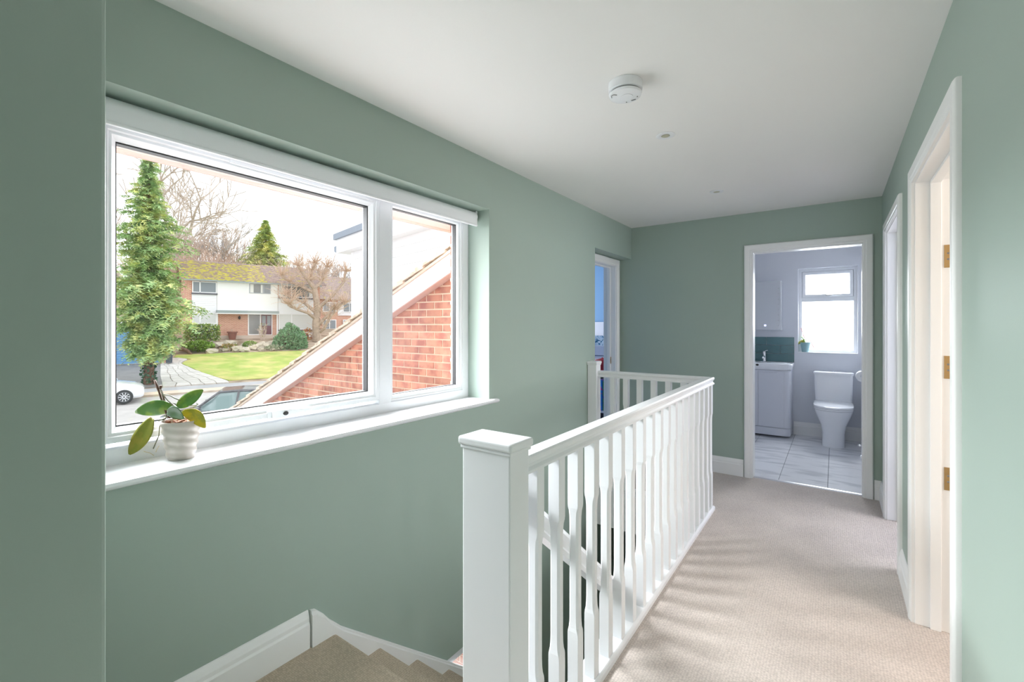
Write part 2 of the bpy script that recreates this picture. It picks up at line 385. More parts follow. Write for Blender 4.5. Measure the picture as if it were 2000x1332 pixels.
# outside leaf, eaves
b = B()
b.box(-2.06, -1.951, -1.4, WY0-.02, -2.6, 2.45); b.box(-2.06, -1.951, WY1+.04, L2Y1, L2Z1, 2.45); b.box(-2.06, -1.951, L2Y1, 3.25, -2.6, 2.45); b.box(-2.06, -1.951, WY0-.02, L2Y0, -2.6, .885); b.box(-2.06, -1.951, L2Y0, WY1+.04, L2Z1, .885); b.box(-2.06, -1.951, L2Y0, L2Y1, -2.6, L2Z0); b.box(-2.06, -1.951, WY0-.02, WY1+.04, 2.101, 2.45)
m_outbrick = brick_tex('outer_brickwork', srgb(176, 112, 92), srgb(150, 88, 74), srgb(214, 200, 184), 4.0, (0, 1))
struct('wall_outer', b, m_outbrick)
b = B(); b.box(-2.34, -2.061, -1.4, 3.06, 2.06, 2.10); b.box(-2.061, -1.951, WY0-.02, WY1+.04, 2.06, 2.10); struct('trim_3', b, M('bounce_tinted_soffit_board', srgb(234, 224, 220), .6), 'pale soffit board under the eaves above the window')  # pink of bounced light is put into the white board's colour
b = B(); b.box(-2.36, -2.34, -1.4, 3.06, 2.045, 2.26); struct('trim_4', b, M('fascia_board', srgb(222, 204, 196), .6), 'eaves fascia board above the window')

# downstairs window glimpsed beside the stairs
w2 = thing('window_2', (-1.85, 2.3, L2Z0), 'white downstairs window beside the lower stairs', None, kind='structure')
b = B(); b.ring((L2Y0, L2Y1, L2Z0, L2Z1), [(0, -1.9), (0, -1.72), (.05, -1.72), (.05, -1.9)], yz); obj('window_frame', b, m_upvc, w2)
b = B(); b.box(-1.84, -1.835, L2Y0+.04, L2Y1-.04, L2Z0+.04, L2Z1-.04); obj('pane', b, m_frost, w2)

# --- roller blind
rb = thing('roller_blind', (-1.81, 1.25, 2.0), 'rolled-up white roller blind along the top of the wide window', 'blind')
b = B(); b.lathe([(.033, 0), (.033, 1.775)], (0, 0, 0), 28, T=lambda x, y, z: (-1.808+x, .365+z, 2.012+y)); obj('fabric_roll', b, m_blind, rb, smooth=False); smooth_angle(rb.children[0], 60)
b = B(); b.box(-1.7765, -1.775, .37, 2.137, 1.962, 2.012); fb = obj('hanging_fabric', b, m_blind, rb)
b = B(); b.box(-1.783, -1.771, .37, 2.137, 1.953, 1.966); obj('hem_bar', b, m_blind, fb, bevel=.004)
for y0, y1 in ((.352, .366), (2.140, 2.152)):
    b = B(); b.box(-1.845, -1.785, y0, y1, 1.985, 2.0525); obj('bracket', b, m_upvc, rb, bevel=.008)
    b = B(); b.lathe([(.022, 0), (.022, .008)], (0, 0, 0), 20, T=lambda x, y, z: (-1.808+x, (y0 if y0 > 1 else y1)-.003+z, 2.012+y)); obj('end_cap', b, m_upvc, rb, bevel=.002)

# ================================================================== STAIRS
stairs = thing('staircase', (-1.25, 1.12, -2.35), 'beige carpeted stairs going down beside the window wall', 'staircase')
RISE, GO = .187, .226
for i in range(1, 13):
    zt = STEP-RISE*i; y0 = 1.12+GO*(i-1); y1 = 1.12+GO*i
    poly = [(y0-.04, zt-.22), (y1-.02, zt-.22), (y1-.02, zt-.04)]
    for k in range(7):
        a = -math.pi/2+math.pi*k/6; poly.append((y1-.02+.02*math.cos(a), zt-.02+.02*math.sin(a)))
    poly.append((y0-.04, zt))
    b = B(); b.prism(poly, lambda p, q, a: (a, p, q), -1.683, -.86); smooth_angle(obj('tread', b, m_stair_carpet, stairs), 40)
# wall string with moulded top edge
def sline(y): return .108-.8274*(y-1.113)
b = B()
ys = [(1.008, .222), (1.03, .215), (1.06, .185), (1.09, .145), (1.113, .122)]+[(1.15, sline(1.15)+.005), (4.0, sline(4.0))]
b.loft([[(XL, y, z-.40), (-1.680, y, z-.40), (-1.680, y, z-.016), (-1.686, y, z-.010), (-1.686, y, z-.003), (-1.69, y, z), (XL, y, z)] for y, z in ys])
obj('wall_string', b, m_satin, stairs)
b = B(); b.loft([[(-.86, y, z-.45), (-.832, y, z-.45), (-.832, y, z+.02), (-.86, y, z+.02)] for y, z in ((1.07, sline(1.07)), (4.0, sline(4.0)))]); obj('outer_string', b, m_satin, stairs)
# stair handrail fixed to the newel
hr = thing('stair_handrail', (-.845, 1.07, .9), 'white sloping handrail running down behind the landing balusters', 'handrail')
def hz(y): return .665-.8274*(y-1.40)
b = B()
sec = [(-.028, -.075), (.028, -.075), (.028, -.06), (.02, -.052), (.022, -.03), (.030, -.018), (.026, -.004), (.012, 0), (-.012, 0), (-.026, -.004), (-.030, -.018), (-.022, -.03), (-.02, -.052), (-.028, -.06)]
b.loft([[(-.835+x, y, hz(y)+z*1.3) for x, z in sec] for y in (1.071, 3.9)]); o = obj('rail', b, m_white, hr); smooth_angle(o, 35)
b = B(); b.box(-.86, -.80, 3.86, 3.94, -2.35, hz(3.9)+.05); obj('lower_newel', b, m_white, hr, bevel=.003)

# ================================================================== LANDING BALUSTRADE
bal = thing('balustrade', (-.75, 2.3, 0), 'white painted landing balustrade with chamfered balusters and two newel posts', 'balustrade')
def newel(x0, x1, y0, y1, h, z0, ov):
    b = B(); b.box(x0, x1, y0, y1, z0, h-.028); n = obj('newel_post', b, m_white, bal, bevel=.004)
    b = B(); b.box(x0-ov, x1+ov, y0-ov, y1+ov, h-.024, h); obj('newel_cap', b, m_white, n, bevel=.007, seg=3)
    b = B(); b.box(x0-ov*.45, x1+ov*.45, y0-ov*.45, y1+ov*.45, h-.034, h-.024); obj('cap_moulding', b, m_white, n, bevel=.003)
    return n
newel(-.867, -.70, .977, 1.069, 1.037, 0, .010)
newel(-1.703, -1.622, 3.50, 3.585, 1.052, -.2, .008)
RT = .972   # rail top
rsec = [(-.030, -.052), (.030, -.052), (.030, -.044), (.022, -.036), (.022, -.026), (.030, -.016), (.030, -.006), (.025, 0), (-.025, 0), (-.030, -.006), (-.030, -.016), (-.022, -.026), (-.022, -.036), (-.030, -.044)]
XB, YB = -.752, 3.555
b = B(); b.loft([[(XB+x, 1.069, RT+z) for x, z in rsec], [(XB+x, YB+x, RT+z) for x, z in rsec]]); obj('handrail', b, m_white, bal)
b = B(); b.loft([[(XB+x, YB+x, RT+z) for x, z in rsec], [(-1.622, YB+x, RT+z) for x, z in rsec]]); obj('handrail', b, m_white, bal)
ksec = [(-.040, 0), (.034, 0), (.034, .020), (.028, .027), (.024, .030), (-.024, .030), (-.028, .027), (-.040, .020)]
b = B(); b.loft([[(XB+x, 1.069, z) for x, z in ksec], [(XB+x, YB+x, z) for x, z in ksec]]); obj('base_rail', b, m_white, bal)
b = B(); b.loft([[(XB+x, YB+x, z) for x, z in ksec], [(-1.622, YB+x, z) for x, z in ksec]]); obj('base_rail', b, m_white, bal)
# baluster mesh: square blocks at both ends, chamfered slim middle
def oct_(h, c, z): return [(-h+c, -h, z), (h-c, -h, z), (h, -h+c, z), (h, h-c, z), (h-c, h, z), (-h+c, h, z), (-h, h-c, z), (-h, -h+c, z)]
b = B(); H = .0205
b.loft([oct_(H, .001, .030), oct_(H, .001, .262), oct_(H, .003, .272), oct_(H*.93, .006, .285), oct_(H*.88, .007, .305), oct_(H*.86, .007, .33), oct_(H*.86, .007, .65),
        oct_(H*.88, .007, .675), oct_(H*.93, .006, .695), oct_(H, .003, .708), oct_(H, .001, .718), oct_(H, .001, RT-.05)])
b0 = obj('baluster', b, m_white, bal)
b0.location = Vector((XB, 1.183, 0))-bal.location
for v in b0.data.vertices: v.co += bal.location
proto = b0
base_l = -Vector(bal.location)
for i in range(1, 18): place(proto, base_l+Vector((XB, 1.183+.1328*i, 0)), bal)
for i in range(8):
    x = -.952-.113*(i-1)
    if x > -1.6 and x < -.79: place(proto, base_l+Vector((x+.02, YB, 0)), bal)
place(proto, base_l+Vector((XB, YB, 0)), bal)

# ================================================================== CEILING FITTINGS
sm = thing('smoke_alarm', (-.705, 1.80, CEIL), 'round white smoke alarm on the landing ceiling', 'smoke alarm')
def down(cx, cy): return lambda x, y, z: (cx+x, cy+y, CEIL-z)
b = B(); b.lathe([(.066, 0), (.068, .002), (.068, .036), (.064, .038)], n=40, T=down(-.705, 1.80)); smooth_angle(obj('base_ring', b, m_white, sm), 35)
b = B(); b.lathe([(.060, .036), (.060, .046)], n=40, T=down(-.705, 1.80)); smooth_angle(obj('vent_gap', b, m_grey, sm), 35)
b = B(); b.lathe([(.064, .044), (.066, .046), (.064, .054), (.055, .058), (.001, .059)], n=40, T=down(-.705, 1.80)); cv = smooth_angle(obj('cover', b, m_white, sm), 35)
b = B(); b.lathe([(.026, .058), (.026, .0605), (.001, .061)], n=24, T=down(-.705+.005, 1.80)); obj('test_button', b, m_white, cv)
b = B(); b.tube([(-.752, 1.772, CEIL-.0595), (-.748, 1.757, CEIL-.0595), (-.736, 1.752, CEIL-.0595), (-.726, 1.762, CEIL-.0595)], .0014, 6); obj('mark', b, m_grey, cv)
b = B(); b.box(-.694, -.676, 1.838, 1.843, CEIL-.0605, CEIL-.058); obj('vent_slot', b, m_grey, cv)
for x, y in ((-.662, 1.822), (-.716, 1.842)):
    b = B(); b.lathe([(.0025, .057), (.0025, .0605)], n=8, T=down(x, y)); obj('indicator_light', b, m_grey, cv)
m_lens = M('spotlight_lens', srgb(186, 182, 160), .3)
for (x, y, lab) in ((-.726, 2.416, 'recessed white ceiling spotlight next to the smoke alarm'), (-.72, 3.65, 'recessed white ceiling spotlight nearer the bathroom door')):
    t = thing('ceiling_spotlight', (x, y, CEIL), lab, 'spotlight', 'recessed ceiling spotlights')
    b = B(); b.lathe([(.047, 0), (.048, .003), (.044, .005), (.026, .0055), (.022, .0040), (.001, .0038)], n=32, T=down(x, y), cap=False); smooth_angle(obj('bezel', b, m_white, t), 50)
    b = B(); b.lathe([(.022, .0045), (.016, .005), (.001, .0055)], n=24, T=down(x, y)); obj('lens', b, m_lens, t, smooth=True)

# ================================================================== BATHROOM
YB2 = 6.65
b = B(); wx0, wx1, wz0, wz1 = -.373, .2175, 1.021, 2.053
b.box(-1.3, wx0, YB2, 6.85, 0, CEIL); b.box(wx1, XR, YB2, 6.85, 0, CEIL); b.box(wx0, wx1, YB2, 6.85, 0, wz0); b.box(wx0, wx1, YB2, 6.85, wz1, CEIL)
struct('wall_bathroom_back', b, m_bathw, 'pale bathroom wall with the frosted window')
b = B(); b.box(-1.3, -1.2, 4.63, YB2, 0, CEIL); struct('wall_bathroom_left', b, m_bathw)
b = B(); b.box(-1.2, BX0-.03, 4.63, 4.64, 0, CEIL); b.box(BX1+.03, XR, 4.63, 4.64, 0, CEIL); b.box(BX0-.03, BX1+.03, 4.63, 4.64, BH+.03, CEIL); struct('wall_bathroom_front', b, m_bathw)
b = B(); b.box(-1.3, XR, 4.57, YB2+.02, -.25, -.004); fl = struct('floor_bathroom', b, m_dgrout, 'white marble-effect tiled bathroom floor')
# floor tiles
fo = wloc(fl)
def tile_floor(x0, x1, y0, y1):
    b = B(); b.box(x0+.0018, x1-.0018, y0+.0008, y1-.0008, -.004, .004); return obj('floor_tile', b, m_marble, fl, bevel=.001)
xs = [-1.10, -.753, -.403, -.05, .296]
for k in range(4):
    ys_ = [4.575, 5.15 if k % 2 else 5.45, 5.85 if k % 2 else 6.15, YB2] 
    for a, c in zip(ys_, ys_[1:]): tile_floor(xs[k], xs[k+1], a, c)
skirt('baseboard_bathroom', lambda d, z, a: (a, YB2-d, z*1.05+.003), -.42, XR, 'white skirting board behind the toilet')
# bathroom window
bw = thing('window_3', (-.08, 6.76, wz0), 'frosted bathroom window with a small top-opening sash', None, kind='structure')
xz = lambda a, bb, d: (a, d, bb)
b = B(); b.ring((wx0, wx1, wz0, wz1), [(0, 6.80), (0, 6.73), (.036, 6.73), (.042, 6.745), (.042, 6.80)], xz); obj('window_frame', b, m_upvc, bw, bevel=.002)
b = B(); b.box(wx0+.03, wx1-.03, 6.735, 6.80, 1.645, 1.70); obj('transom', b, m_upvc, bw, bevel=.004)
b = B(); b.ring((wx0+.042, wx1-.042, 1.70, wz1-.042), [(0, 6.79), (0, 6.722), (.03, 6.722), (.042, 6.74), (.042, 6.79)], xz); s3 = obj('sash', b, m_upvc, bw, bevel=.002)
b = B(); b.poly([(wx0+.08, 6.762, 1.735), (wx1-.08, 6.762, 1.735), (wx1-.08, 6.762, wz1-.08), (wx0+.08, 6.762, wz1-.08)]); obj('pane', b, m_frost, s3)
b = B(); b.poly([(wx0+.04, 6.762, wz0+.04), (wx1-.04, 6.762, wz0+.04), (wx1-.04, 6.762, 1.65), (wx0+.04, 6.762, 1.65)]); obj('pane', b, m_frost, bw)
b = B(); b.box(-.09, -.045, 6.705, 6.722, 1.712, 1.732); b.tube([(-.085, 6.70, 1.722), (-.04, 6.698, 1.722), (.055, 6.70, 1.726)], [.008, .007, .005], 8); obj('handle', b, m_chrome, s3)
b = B(); b.box(wx0, wx1, YB2-.004, 6.74, wz0-.004, wz0+.004); obj('window_sill', b, m_white, bw)

# toilet
tl = thing('toilet', (-.016, 6.4, 0), 'white close-coupled toilet under the bathroom window', 'toilet')
tx = -.016
def rr(hx, y0, y1, z, r=.05, n=5, cx=tx):
    pts = []
    for (sx, sy, a0) in ((1, 1, 0), (-1, 1, 90), (-1, -1, 180), (1, -1, 270)):
        ccx = cx+sx*(hx-r); ccy = (y1-r) if sy > 0 else (y0+r)
        for k in range(n+1):
            a = math.radians(a0+90*k/n); pts.append((ccx+r*math.cos(a), ccy+r*math.sin(a), z))
    return pts
def dshape(hx, y0, y1, z, n=14):
    # flat back at y1, round front at y0
    pts = [(tx+hx, y1, z)]
    L = min(hx*1.15, y1-y0)
    for k in range(n+1):
        a = math.pi*k/n; pts.append((tx+hx*math.cos(a), y0+L-L*math.sin(a)**.8, z))
    pts.append((tx-hx, y1, z)); return pts
b = B(); b.loft([dshape(.108, 6.12, 6.62, .0), dshape(.106, 6.115, 6.62, .06), dshape(.105, 6.11, 6.62, .16), dshape(.120, 6.08, 6.62, .25), dshape(.155, 6.03, 6.62, .34), dshape(.175, 6.00, 6.62, .40), dshape(.178, 5.995, 6.62, .42)])
smooth_angle(obj('pan', b, m_ceramic, tl), 50)
b = B(); b.loft([dshape(.180, 5.99, 6.46, .423), dshape(.183, 5.985, 6.46, .43), dshape(.183, 5.985, 6.46, .442)]); smooth_angle(obj('seat', b, m_ceramic, tl), 40)
b = B(); b.loft([dshape(.183, 5.985, 6.46, .444), dshape(.185, 5.98, 6.46, .452), dshape(.184, 5.985, 6.46, .466), dshape(.172, 6.01, 6.46, .474)]); smooth_angle(obj('seat_lid', b, m_ceramic, tl), 40)
b = B(); b.loft([rr(.172, 6.455, 6.645, .42, .03), rr(.182, 6.45, 6.645, .60, .03), rr(.185, 6.45, 6.645, .775, .03)]); smooth_angle(obj('cistern', b, m_ceramic, tl), 50)
b = B(); b.loft([rr(.190, 6.442, 6.648, .776, .03), rr(.193, 6.44, 6.648, .785, .03), rr(.193, 6.44, 6.648, .803, .03), rr(.188, 6.445, 6.648, .808, .03)]); cl = smooth_angle(obj('cistern_lid', b, m_ceramic, tl), 50)
b = B(); b.lathe([(.022, .807), (.022, .812), (.018, .814)], (tx, 6.55, 0), 20); obj('flush_button', b, m_chrome, cl)

# vanity unit with basin
vn = thing('vanity_unit', (-.76, 6.47, 0), 'pale grey curved bathroom vanity unit left of the toilet', 'vanity unit')
def vsec(z, x1=-.432, y0=6.295, r=.055):
    pts = [(-1.06, 6.648, z), (-1.06, y0, z)]
    for k in range(9):
        a = -math.pi/2+math.pi/2*k/8; pts.append((x1-r+r*math.cos(a), y0+r+r*math.sin(a), z))
    pts.append((x1, 6.648, z)); return pts
b = B(); b.loft([vsec(.03), vsec(.12)]); smooth_angle(obj('plinth', b, m_vanity, vn), 40)
b = B(); b.loft([vsec(.124), vsec(.812)]); bd = smooth_angle(obj('cabinet_body', b, m_vanity, vn), 40)
for x0, x1 in ((-1.055, -.77), (-.764, -.495)):
    b = B(); b.prism([(x0, .13), (x1, .13), (x1, .805), (x1-.06, .805), (x1-.075, .785), (x0+.0 if x0 < -1 else x0, .785), (x0, .805 if x0 < -1 else .785)], lambda p, q, a: (p, a, q), 6.288, 6.296)
    obj('door', b, m_vanity, vn, bevel=.0015)
b = B(); b.loft([vsec(.815, -.43, 6.29, .06), vsec(.83, -.418, 6.275, .06), vsec(.885, -.412, 6.268, .06), vsec(.892, -.416, 6.272, .06)])
bs_ = smooth_angle(obj('basin', b, m_ceramic, vn), 40)
b = B(); b.loft([rr(hx, y0, y1, z, .05, 5, -.73) for hx, y0, y1, z in ((.295, 6.285, 6.53, .8925), (.285, 6.295, 6.525, .8975), (.27, 6.31, 6.51, .8975), (.255, 6.325, 6.50, .893))], cap=False); smooth_angle(obj('bowl_rim', b, m_ceramic, bs_), 40)
b = B(); b.lathe([(.012, 0), (.012, .004)], (0, 0, 0), 16, T=lambda x, y, z: (-.775+x*1.4, 6.2675-z*.3, .872+y)); 
obj('overflow_hole', b, m_dark, bs_)
tp = thing('basin_tap', (-.735, 6.58, .892), 'chrome single-lever tap on the basin', 'tap')
b = B(); b.lathe([(.026, 0), (.026, .006), (.020, .012), (.018, .11), (.020, .115), (.016, .135)], (-.735, 6.58, .89), 20); smooth_angle(obj('body', b, m_chrome, tp), 40)
b = B(); b.tube([(-.735, 6.575, .95), (-.735, 6.53, .965), (-.735, 6.47, .955), (-.735, 6.46, .94)], [.014, .013, .012, .011], 12); obj('spout', b, m_chrome, tp, smooth=True)
b = B(); b.tube([(-.735, 6.58, 1.02), (-.715, 6.55, 1.035), (-.69, 6.52, 1.04)], [.008, .007, .005], 8); obj('lever', b, m_chrome, tp, smooth=True)
# splashback tiles
sb = thing('splashback', (-.75, 6.645, .892), 'teal glazed brick-tile splashback behind the basin', 'tiles')
b = B(); b.box(-1.18, -.412, 6.6465, 6.6499, .892, 1.205); obj('grout_bed', b, m_grout, sb)
for r, z0 in enumerate((1.103, .999, .895)):
    edges = [-1.18, -1.023, -.718, -.412] if r % 2 == 0 else [-1.18, -.867, -.562, -.412]
    if r == 2: edges = [-1.18, -1.023, -.718, -.412]
    for a, c in zip(edges, edges[1:]):
        b = B(); b.box(a+.0015, c-.0015, 6.639, 6.648, z0+.0015, z0+.1015); obj('tile', b, m_teal, sb, bevel=.0015)
# mirror cabinet
mc = thing('mirror_cabinet', (-.82, 6.58, 1.30), 'pale mirrored wall cabinet with a lit touch button above the basin', 'cabinet')
b = B(); b.box(-1.10, -.545, 6.525, 6.648, 1.297, 1.905); obj('cabinet_body', b, m_vanity, mc, bevel=.002)
b = B(); b.box(-1.10, -.552, 6.512, 6.522, 1.297, 1.905); dr = obj('door', b, m_mirror, mc, bevel=.001)
for k in range(8):
    b = B(); b.lathe([(.006, 0), (.005, .001)], (0, 0, 0), 8, T=lambda x, y, z: (-.572+x, 6.512-z, 1.35+.066*k+y)); obj('led_reflection_dot', b, m_grey, dr)  # grey discs draw the LED reflection on the mirror door
b = B(); b.ring((-.727, -.707, 1.343, 1.363), [(0, 6.5125), (0, 6.510), (.004, 6.510), (.004, 6.5125)], xz); obj('touch_button', b, emis('blue_white_led', (.6, .6, 1), 3), dr)
# bathroom plant
bp = thing('potted_orchid', (-.30, 6.69, wz0+.004), 'small leggy orchid in a pale blue pot on the bathroom windowsill', 'potted plant')
m_bpot = M('pale_blue_plastic', srgb(140, 176, 182), .45); m_leaf = M('orchid_leaf_green', srgb(74, 122, 40), .35, col2=srgb(120, 150, 50), c2s=25)
m_leafy = M('orchid_leaf_yellow', srgb(196, 176, 30), .4, col2=srgb(150, 150, 40), c2s=30); m_leafo = M('orchid_leaf_olive', srgb(128, 132, 40), .4, col2=srgb(150, 140, 50), c2s=30)
m_stem = M('brown_orchid_stem', srgb(96, 66, 52), .6); m_root = M('grey_green_root', srgb(120, 122, 100), .6); m_bark = M('bark_chips', srgb(120, 72, 44), .9, var=.4, vs_=60)
b = B(); b.lathe([(.036, 0), (.052, .105), (.056, .108), (.056, .118), (.050, .118), (.048, .10), (.001, .10)], (-.30, 6.69, wz0+.004), 24); smooth_angle(obj('pot', b, m_bpot, bp), 40)
def leaf(b, A, Bp, wdir, width, bend=(0, 0, 0), fold=.15, nu=12, nv=6, tipw=.55):
    A, Bp, W, bend = Vector(A), Vector(Bp), Vector(wdir).normalized(), Vector(bend)
    N = (Bp-A).cross(W).normalized(); G = []
    for i in range(nu+1):
        t = i/nu; c = A.lerp(Bp, t)+bend*(4*t*(1-t))
        wd = width*.5*(max(math.sin(math.pi*min(1, (t*.95+.05)**tipw)), 0)**.62)
        if i == nu: wd = width*.06
        G.append([b.bm.verts.new(c+W*wd*(2*j/nv-1)+N*(abs(2*j/nv-1)*wd*fold)) for j in range(nv+1)])
    for i in range(nu):
        for j in range(nv): b.bm.faces.new((G[i][j], G[i][j+1], G[i+1][j+1], G[i+1][j]))
for A, Bq, wd, W in (((-.31, 6.685, 1.16), (-.40, 6.67, 1.10), (0, .6, .8), .05), ((-.30, 6.685, 1.17), (-.23, 6.68, 1.215), (0, 1, .3), .03), ((-.295, 6.685, 1.17), (-.17, 6.67, 1.19), (0, 1, .3), .028), ((-.30, 6.69, 1.15), (-.345, 6.68, 1.21), (0, .7, .6), .04)):
    b = B(); leaf(b, A, Bq, wd, W, (0, 0, .015)); obj('leaf', b, m_leaf if W < .045 else m_leafo, bp, smooth=True, solid=.002)
b = B(); b.tube([(-.305, 6.69, 1.11), (-.31, 6.69, 1.2), (-.345, 6.685, 1.32)], .003, 6); b.tube([(-.29, 6.69, 1.11), (-.25, 6.68, 1.17), (-.21, 6.66, 1.08)], .003, 6); obj('stem', b, M('pink_stem', srgb(190, 110, 110), .6), bp)
# toilet roll and valves by the right wall
tr = thing('toilet_roll', (.215, 6.02, .80), 'white toilet roll on a holder at the bathroom right wall', 'toilet roll')
b = B(); b.lathe([(.02, -.05), (.053, -.05), (.055, -.046), (.055, .046), (.053, .05), (.02, .05), (.02, -.05)], (0, 0, 0), 28, T=lambda x, y, z: (.232+x, 6.02+z, .82+y), cap=False); smooth_angle(obj('paper', b, m_white, tr), 40)
b = B(); b.tube([(.296, 5.95, .86), (.232, 5.95, .86), (.232, 5.95, .82), (.232, 6.08, .82)], .006, 8); obj('holder', b, m_chrome, tr, smooth=True)
for y, lab in ((6.0, 'chrome pipe valve low on the bathroom wall nearer the toilet'), (5.50, 'chrome pipe valve low on the bathroom wall nearer the door')):
    t = thing('pipe_valve', (.24, y, .0), lab, 'valve', 'chrome pipe valves')
    b = B(); b.lathe([(.014, 0), (.014, .003), (.008, .004), (.008, .075)], (.232, y, .004), 12); obj('pipe', b, m_chrome, t, smooth=True)
    b = B(); b.lathe([(.014, -.03), (.016, -.02), (.016, .02), (.011, .03)], (0, 0, 0), 12, T=lambda x, yy, z: (.225+z, y+x, .09+yy)); b.tube([(.25, y, .09), (.297, y, .09)], .007, 8); obj('valve_body', b, m_chrome, t, smooth=True)

# ================================================================== SIDE ROOMS
def shell(prefix, x0, x1, y0, y1, mw, mf, skip=()):
    T = .08
    if 'x0' not in skip: bb = B(); bb.box(x0-T, x0, y0-T, y1+T, 0, CEIL); struct('wall_'+prefix+'_inner', bb, mw)
    if 'x1' not in skip: bb = B(); bb.box(x1, x1+T, y0-T, y1+T, 0, CEIL); struct('wall_'+prefix+'_outer', bb, mw)
    bb = B(); bb.box(x0, x1, y0-T, y0, 0, CEIL); struct('wall_'+prefix+'_near', bb, mw)
    bb = B(); bb.box(x0, x1, y1, y1+T, 0, CEIL); struct('wall_'+prefix+'_far', bb, mw)
    bb = B(); bb.box(x0-.07, x1+T, y0-T, y1+T, -.25, -.003); struct('floor_'+prefix, bb, mf)
shell('front_bedroom', .421, 2.95, 1.0, 2.84, m_cream, m_greyfloor, ('x0',))
shell('small_bedroom', .421, 2.5, 3.02, 4.5, m_lilac, m_carpet, ('x0',))
# blue bedroom
b = B(); b.box(-5.2, -1.951, 6.99, 7.07, 0, CEIL); struct('wall_blue_back', b, m_blue, 'blue wall of the bedroom past the landing')
b = B(); b.box(-5.2, -5.12, 4.35, 7.0, 0, CEIL); struct('wall_blue_outer', b, m_blue)
b = B(); b.box(-1.951, -1.90, YF+.11, 7.0, 0, CEIL); struct('wall_blue_right', b, m_blue)
b = B(); b.prism([(-1.951, 3.66), (-1.951, 3.70), (-5.2, 4.44), (-5.2, 4.40)], lambda p, q, a: (p, q, a), 0, CEIL); struct('wall_blue_near', b, m_blue)
b = B(); b.prism([(-1.951, 3.66), (-1.951, 7.07), (-5.2, 7.07), (-5.2, 4.40)], lambda p, q, a: (p, q, a), -.25, -.003); struct('floor_blue_bedroom', b, m_carpet)
m_bedw = M('white_bed_paint', srgb(226, 224, 230), .4)
bed = thing('cabin_bed', (-2.75, 6.1, 0), 'white raised cabin bed inside the blue bedroom', 'bed')
b = B(); b.box(-3.6, -1.96, 6.90, 6.96, .0, 1.41); obj('back_panel', b, m_bedw, bed, bevel=.004)
b = B(); b.box(-3.6, -1.96, 5.76, 5.80, .945, 1.075); obj('side_rail', b, m_bedw, bed, bevel=.006)
b = B(); b.box(-3.6, -1.96, 5.75, 5.81, .900, .930); obj('ledge', b, m_bedw, bed, bevel=.004)
b = B(); b.box(-3.6, -1.96, 5.80, 6.9, .93, .96); obj('bed_base', b, m_bedw, bed)
for x in (-3.6, -2.08):
    b = B(); b.box(x, x+.06, 5.75, 5.81, 0, .94); obj('leg', b, m_bedw, bed)
m_quilt = M('blue_patterned_cotton', srgb(214, 226, 234), .8, col2=srgb(60, 120, 150), c2s=26, c2lo=.52, c2hi=.56)
b = B(); n = 24
b.loft([[(-3.55+1.55*i/n, 5.81, .96), (-3.55+1.55*i/n, 5.81, 1.16+.02*math.sin(i*1.7)), (-3.55+1.55*i/n, 5.95, 1.19+.025*math.sin(i*1.7+.5)), (-3.55+1.55*i/n, 6.88, 1.18), (-3.55+1.55*i/n, 6.88, .96)] for i in range(n+1)])
tag(obj('duvet', b, m_quilt, smooth=True), 'white and blue patterned duvet on the cabin bed', 'duvet')
m_red = M('red_cloth', srgb(160, 24, 40), .8, var=.3, vs_=30)
b = B(); rng = random.Random(3); n = 10
for i in range(1):
    rings = []
    for k in range(7):
        z = .76+.028*k; rad = .11*math.sin(math.pi*(k+.8)/8)
        rings.append([(-2.42+(rad*1.35*(1+.3*rng.uniform(-1, 1)))*math.cos(2*math.pi*j/n), 5.50+rad*.7*math.sin(2*math.pi*j/n), z+.012*rng.uniform(-1, 1)) for j in range(n)])
    b.loft(rings)
tag(obj('red_jumper', b, m_red, smooth=True), 'crumpled red cloth on top of the toy shelf in the blue bedroom', 'clothing')
sh = thing('toy_shelf', (-2.45, 5.5, 0), 'low white shelf unit in front of the cabin bed', 'shelf')
b = B(); b.box(-2.9, -2.0, 5.38, 5.68, .735, .76); obj('top', b, m_bedw, sh)
for z in (.0, .24):
    b = B(); b.box(-2.9, -2.0, 5.38, 5.68, z, z+.025); obj('shelf_board', b, m_bedw, sh)
for x in (-2.9, -2.025):
    b = B(); b.box(x, x+.025, 5.38, 5.68, .025, .735); obj('side_panel', b, m_bedw, sh)
b = B(); b.box(-2.875, -2.025, 5.66, 5.68, .025, .735); obj('back_panel', b, M('dark_shelf_back', (.03, .03, .05), .7), sh)
bk = [((30, 60, 120), 'navy'), ((40, 140, 160), 'teal'), ((120, 60, 40), 'brown'), ((50, 130, 200), 'bright blue'), ((60, 150, 70), 'green'), ((180, 70, 60), 'red'), ((190, 190, 200), 'white'), ((30, 90, 110), 'petrol blue'), ((200, 160, 60), 'yellow')]
for i, (c, nm) in enumerate(bk):
    x = -2.60+.047*i; h = .36+.07*math.sin(i*2.3)
    t = thing('book', (x, 5.5, .265), 'tall %s book standing on the low shelf in the blue bedroom' % nm, 'book', 'books on the toy shelf')
    mm = M('book_cover_%d' % i, srgb(*c), .5, col2=srgb(c[2], c[0], c[1]), c2s=18, c2lo=.55, c2hi=.6)
    b = B(); b.box(x, x+.040, 5.40, 5.60, .265, .265+h); obj('cover', b, mm, t, bevel=.002)
    b = B(); b.box(x+.004, x+.036, 5.404, 5.596, .265+h, .2655+h); obj('pages', b, m_ceil, t)

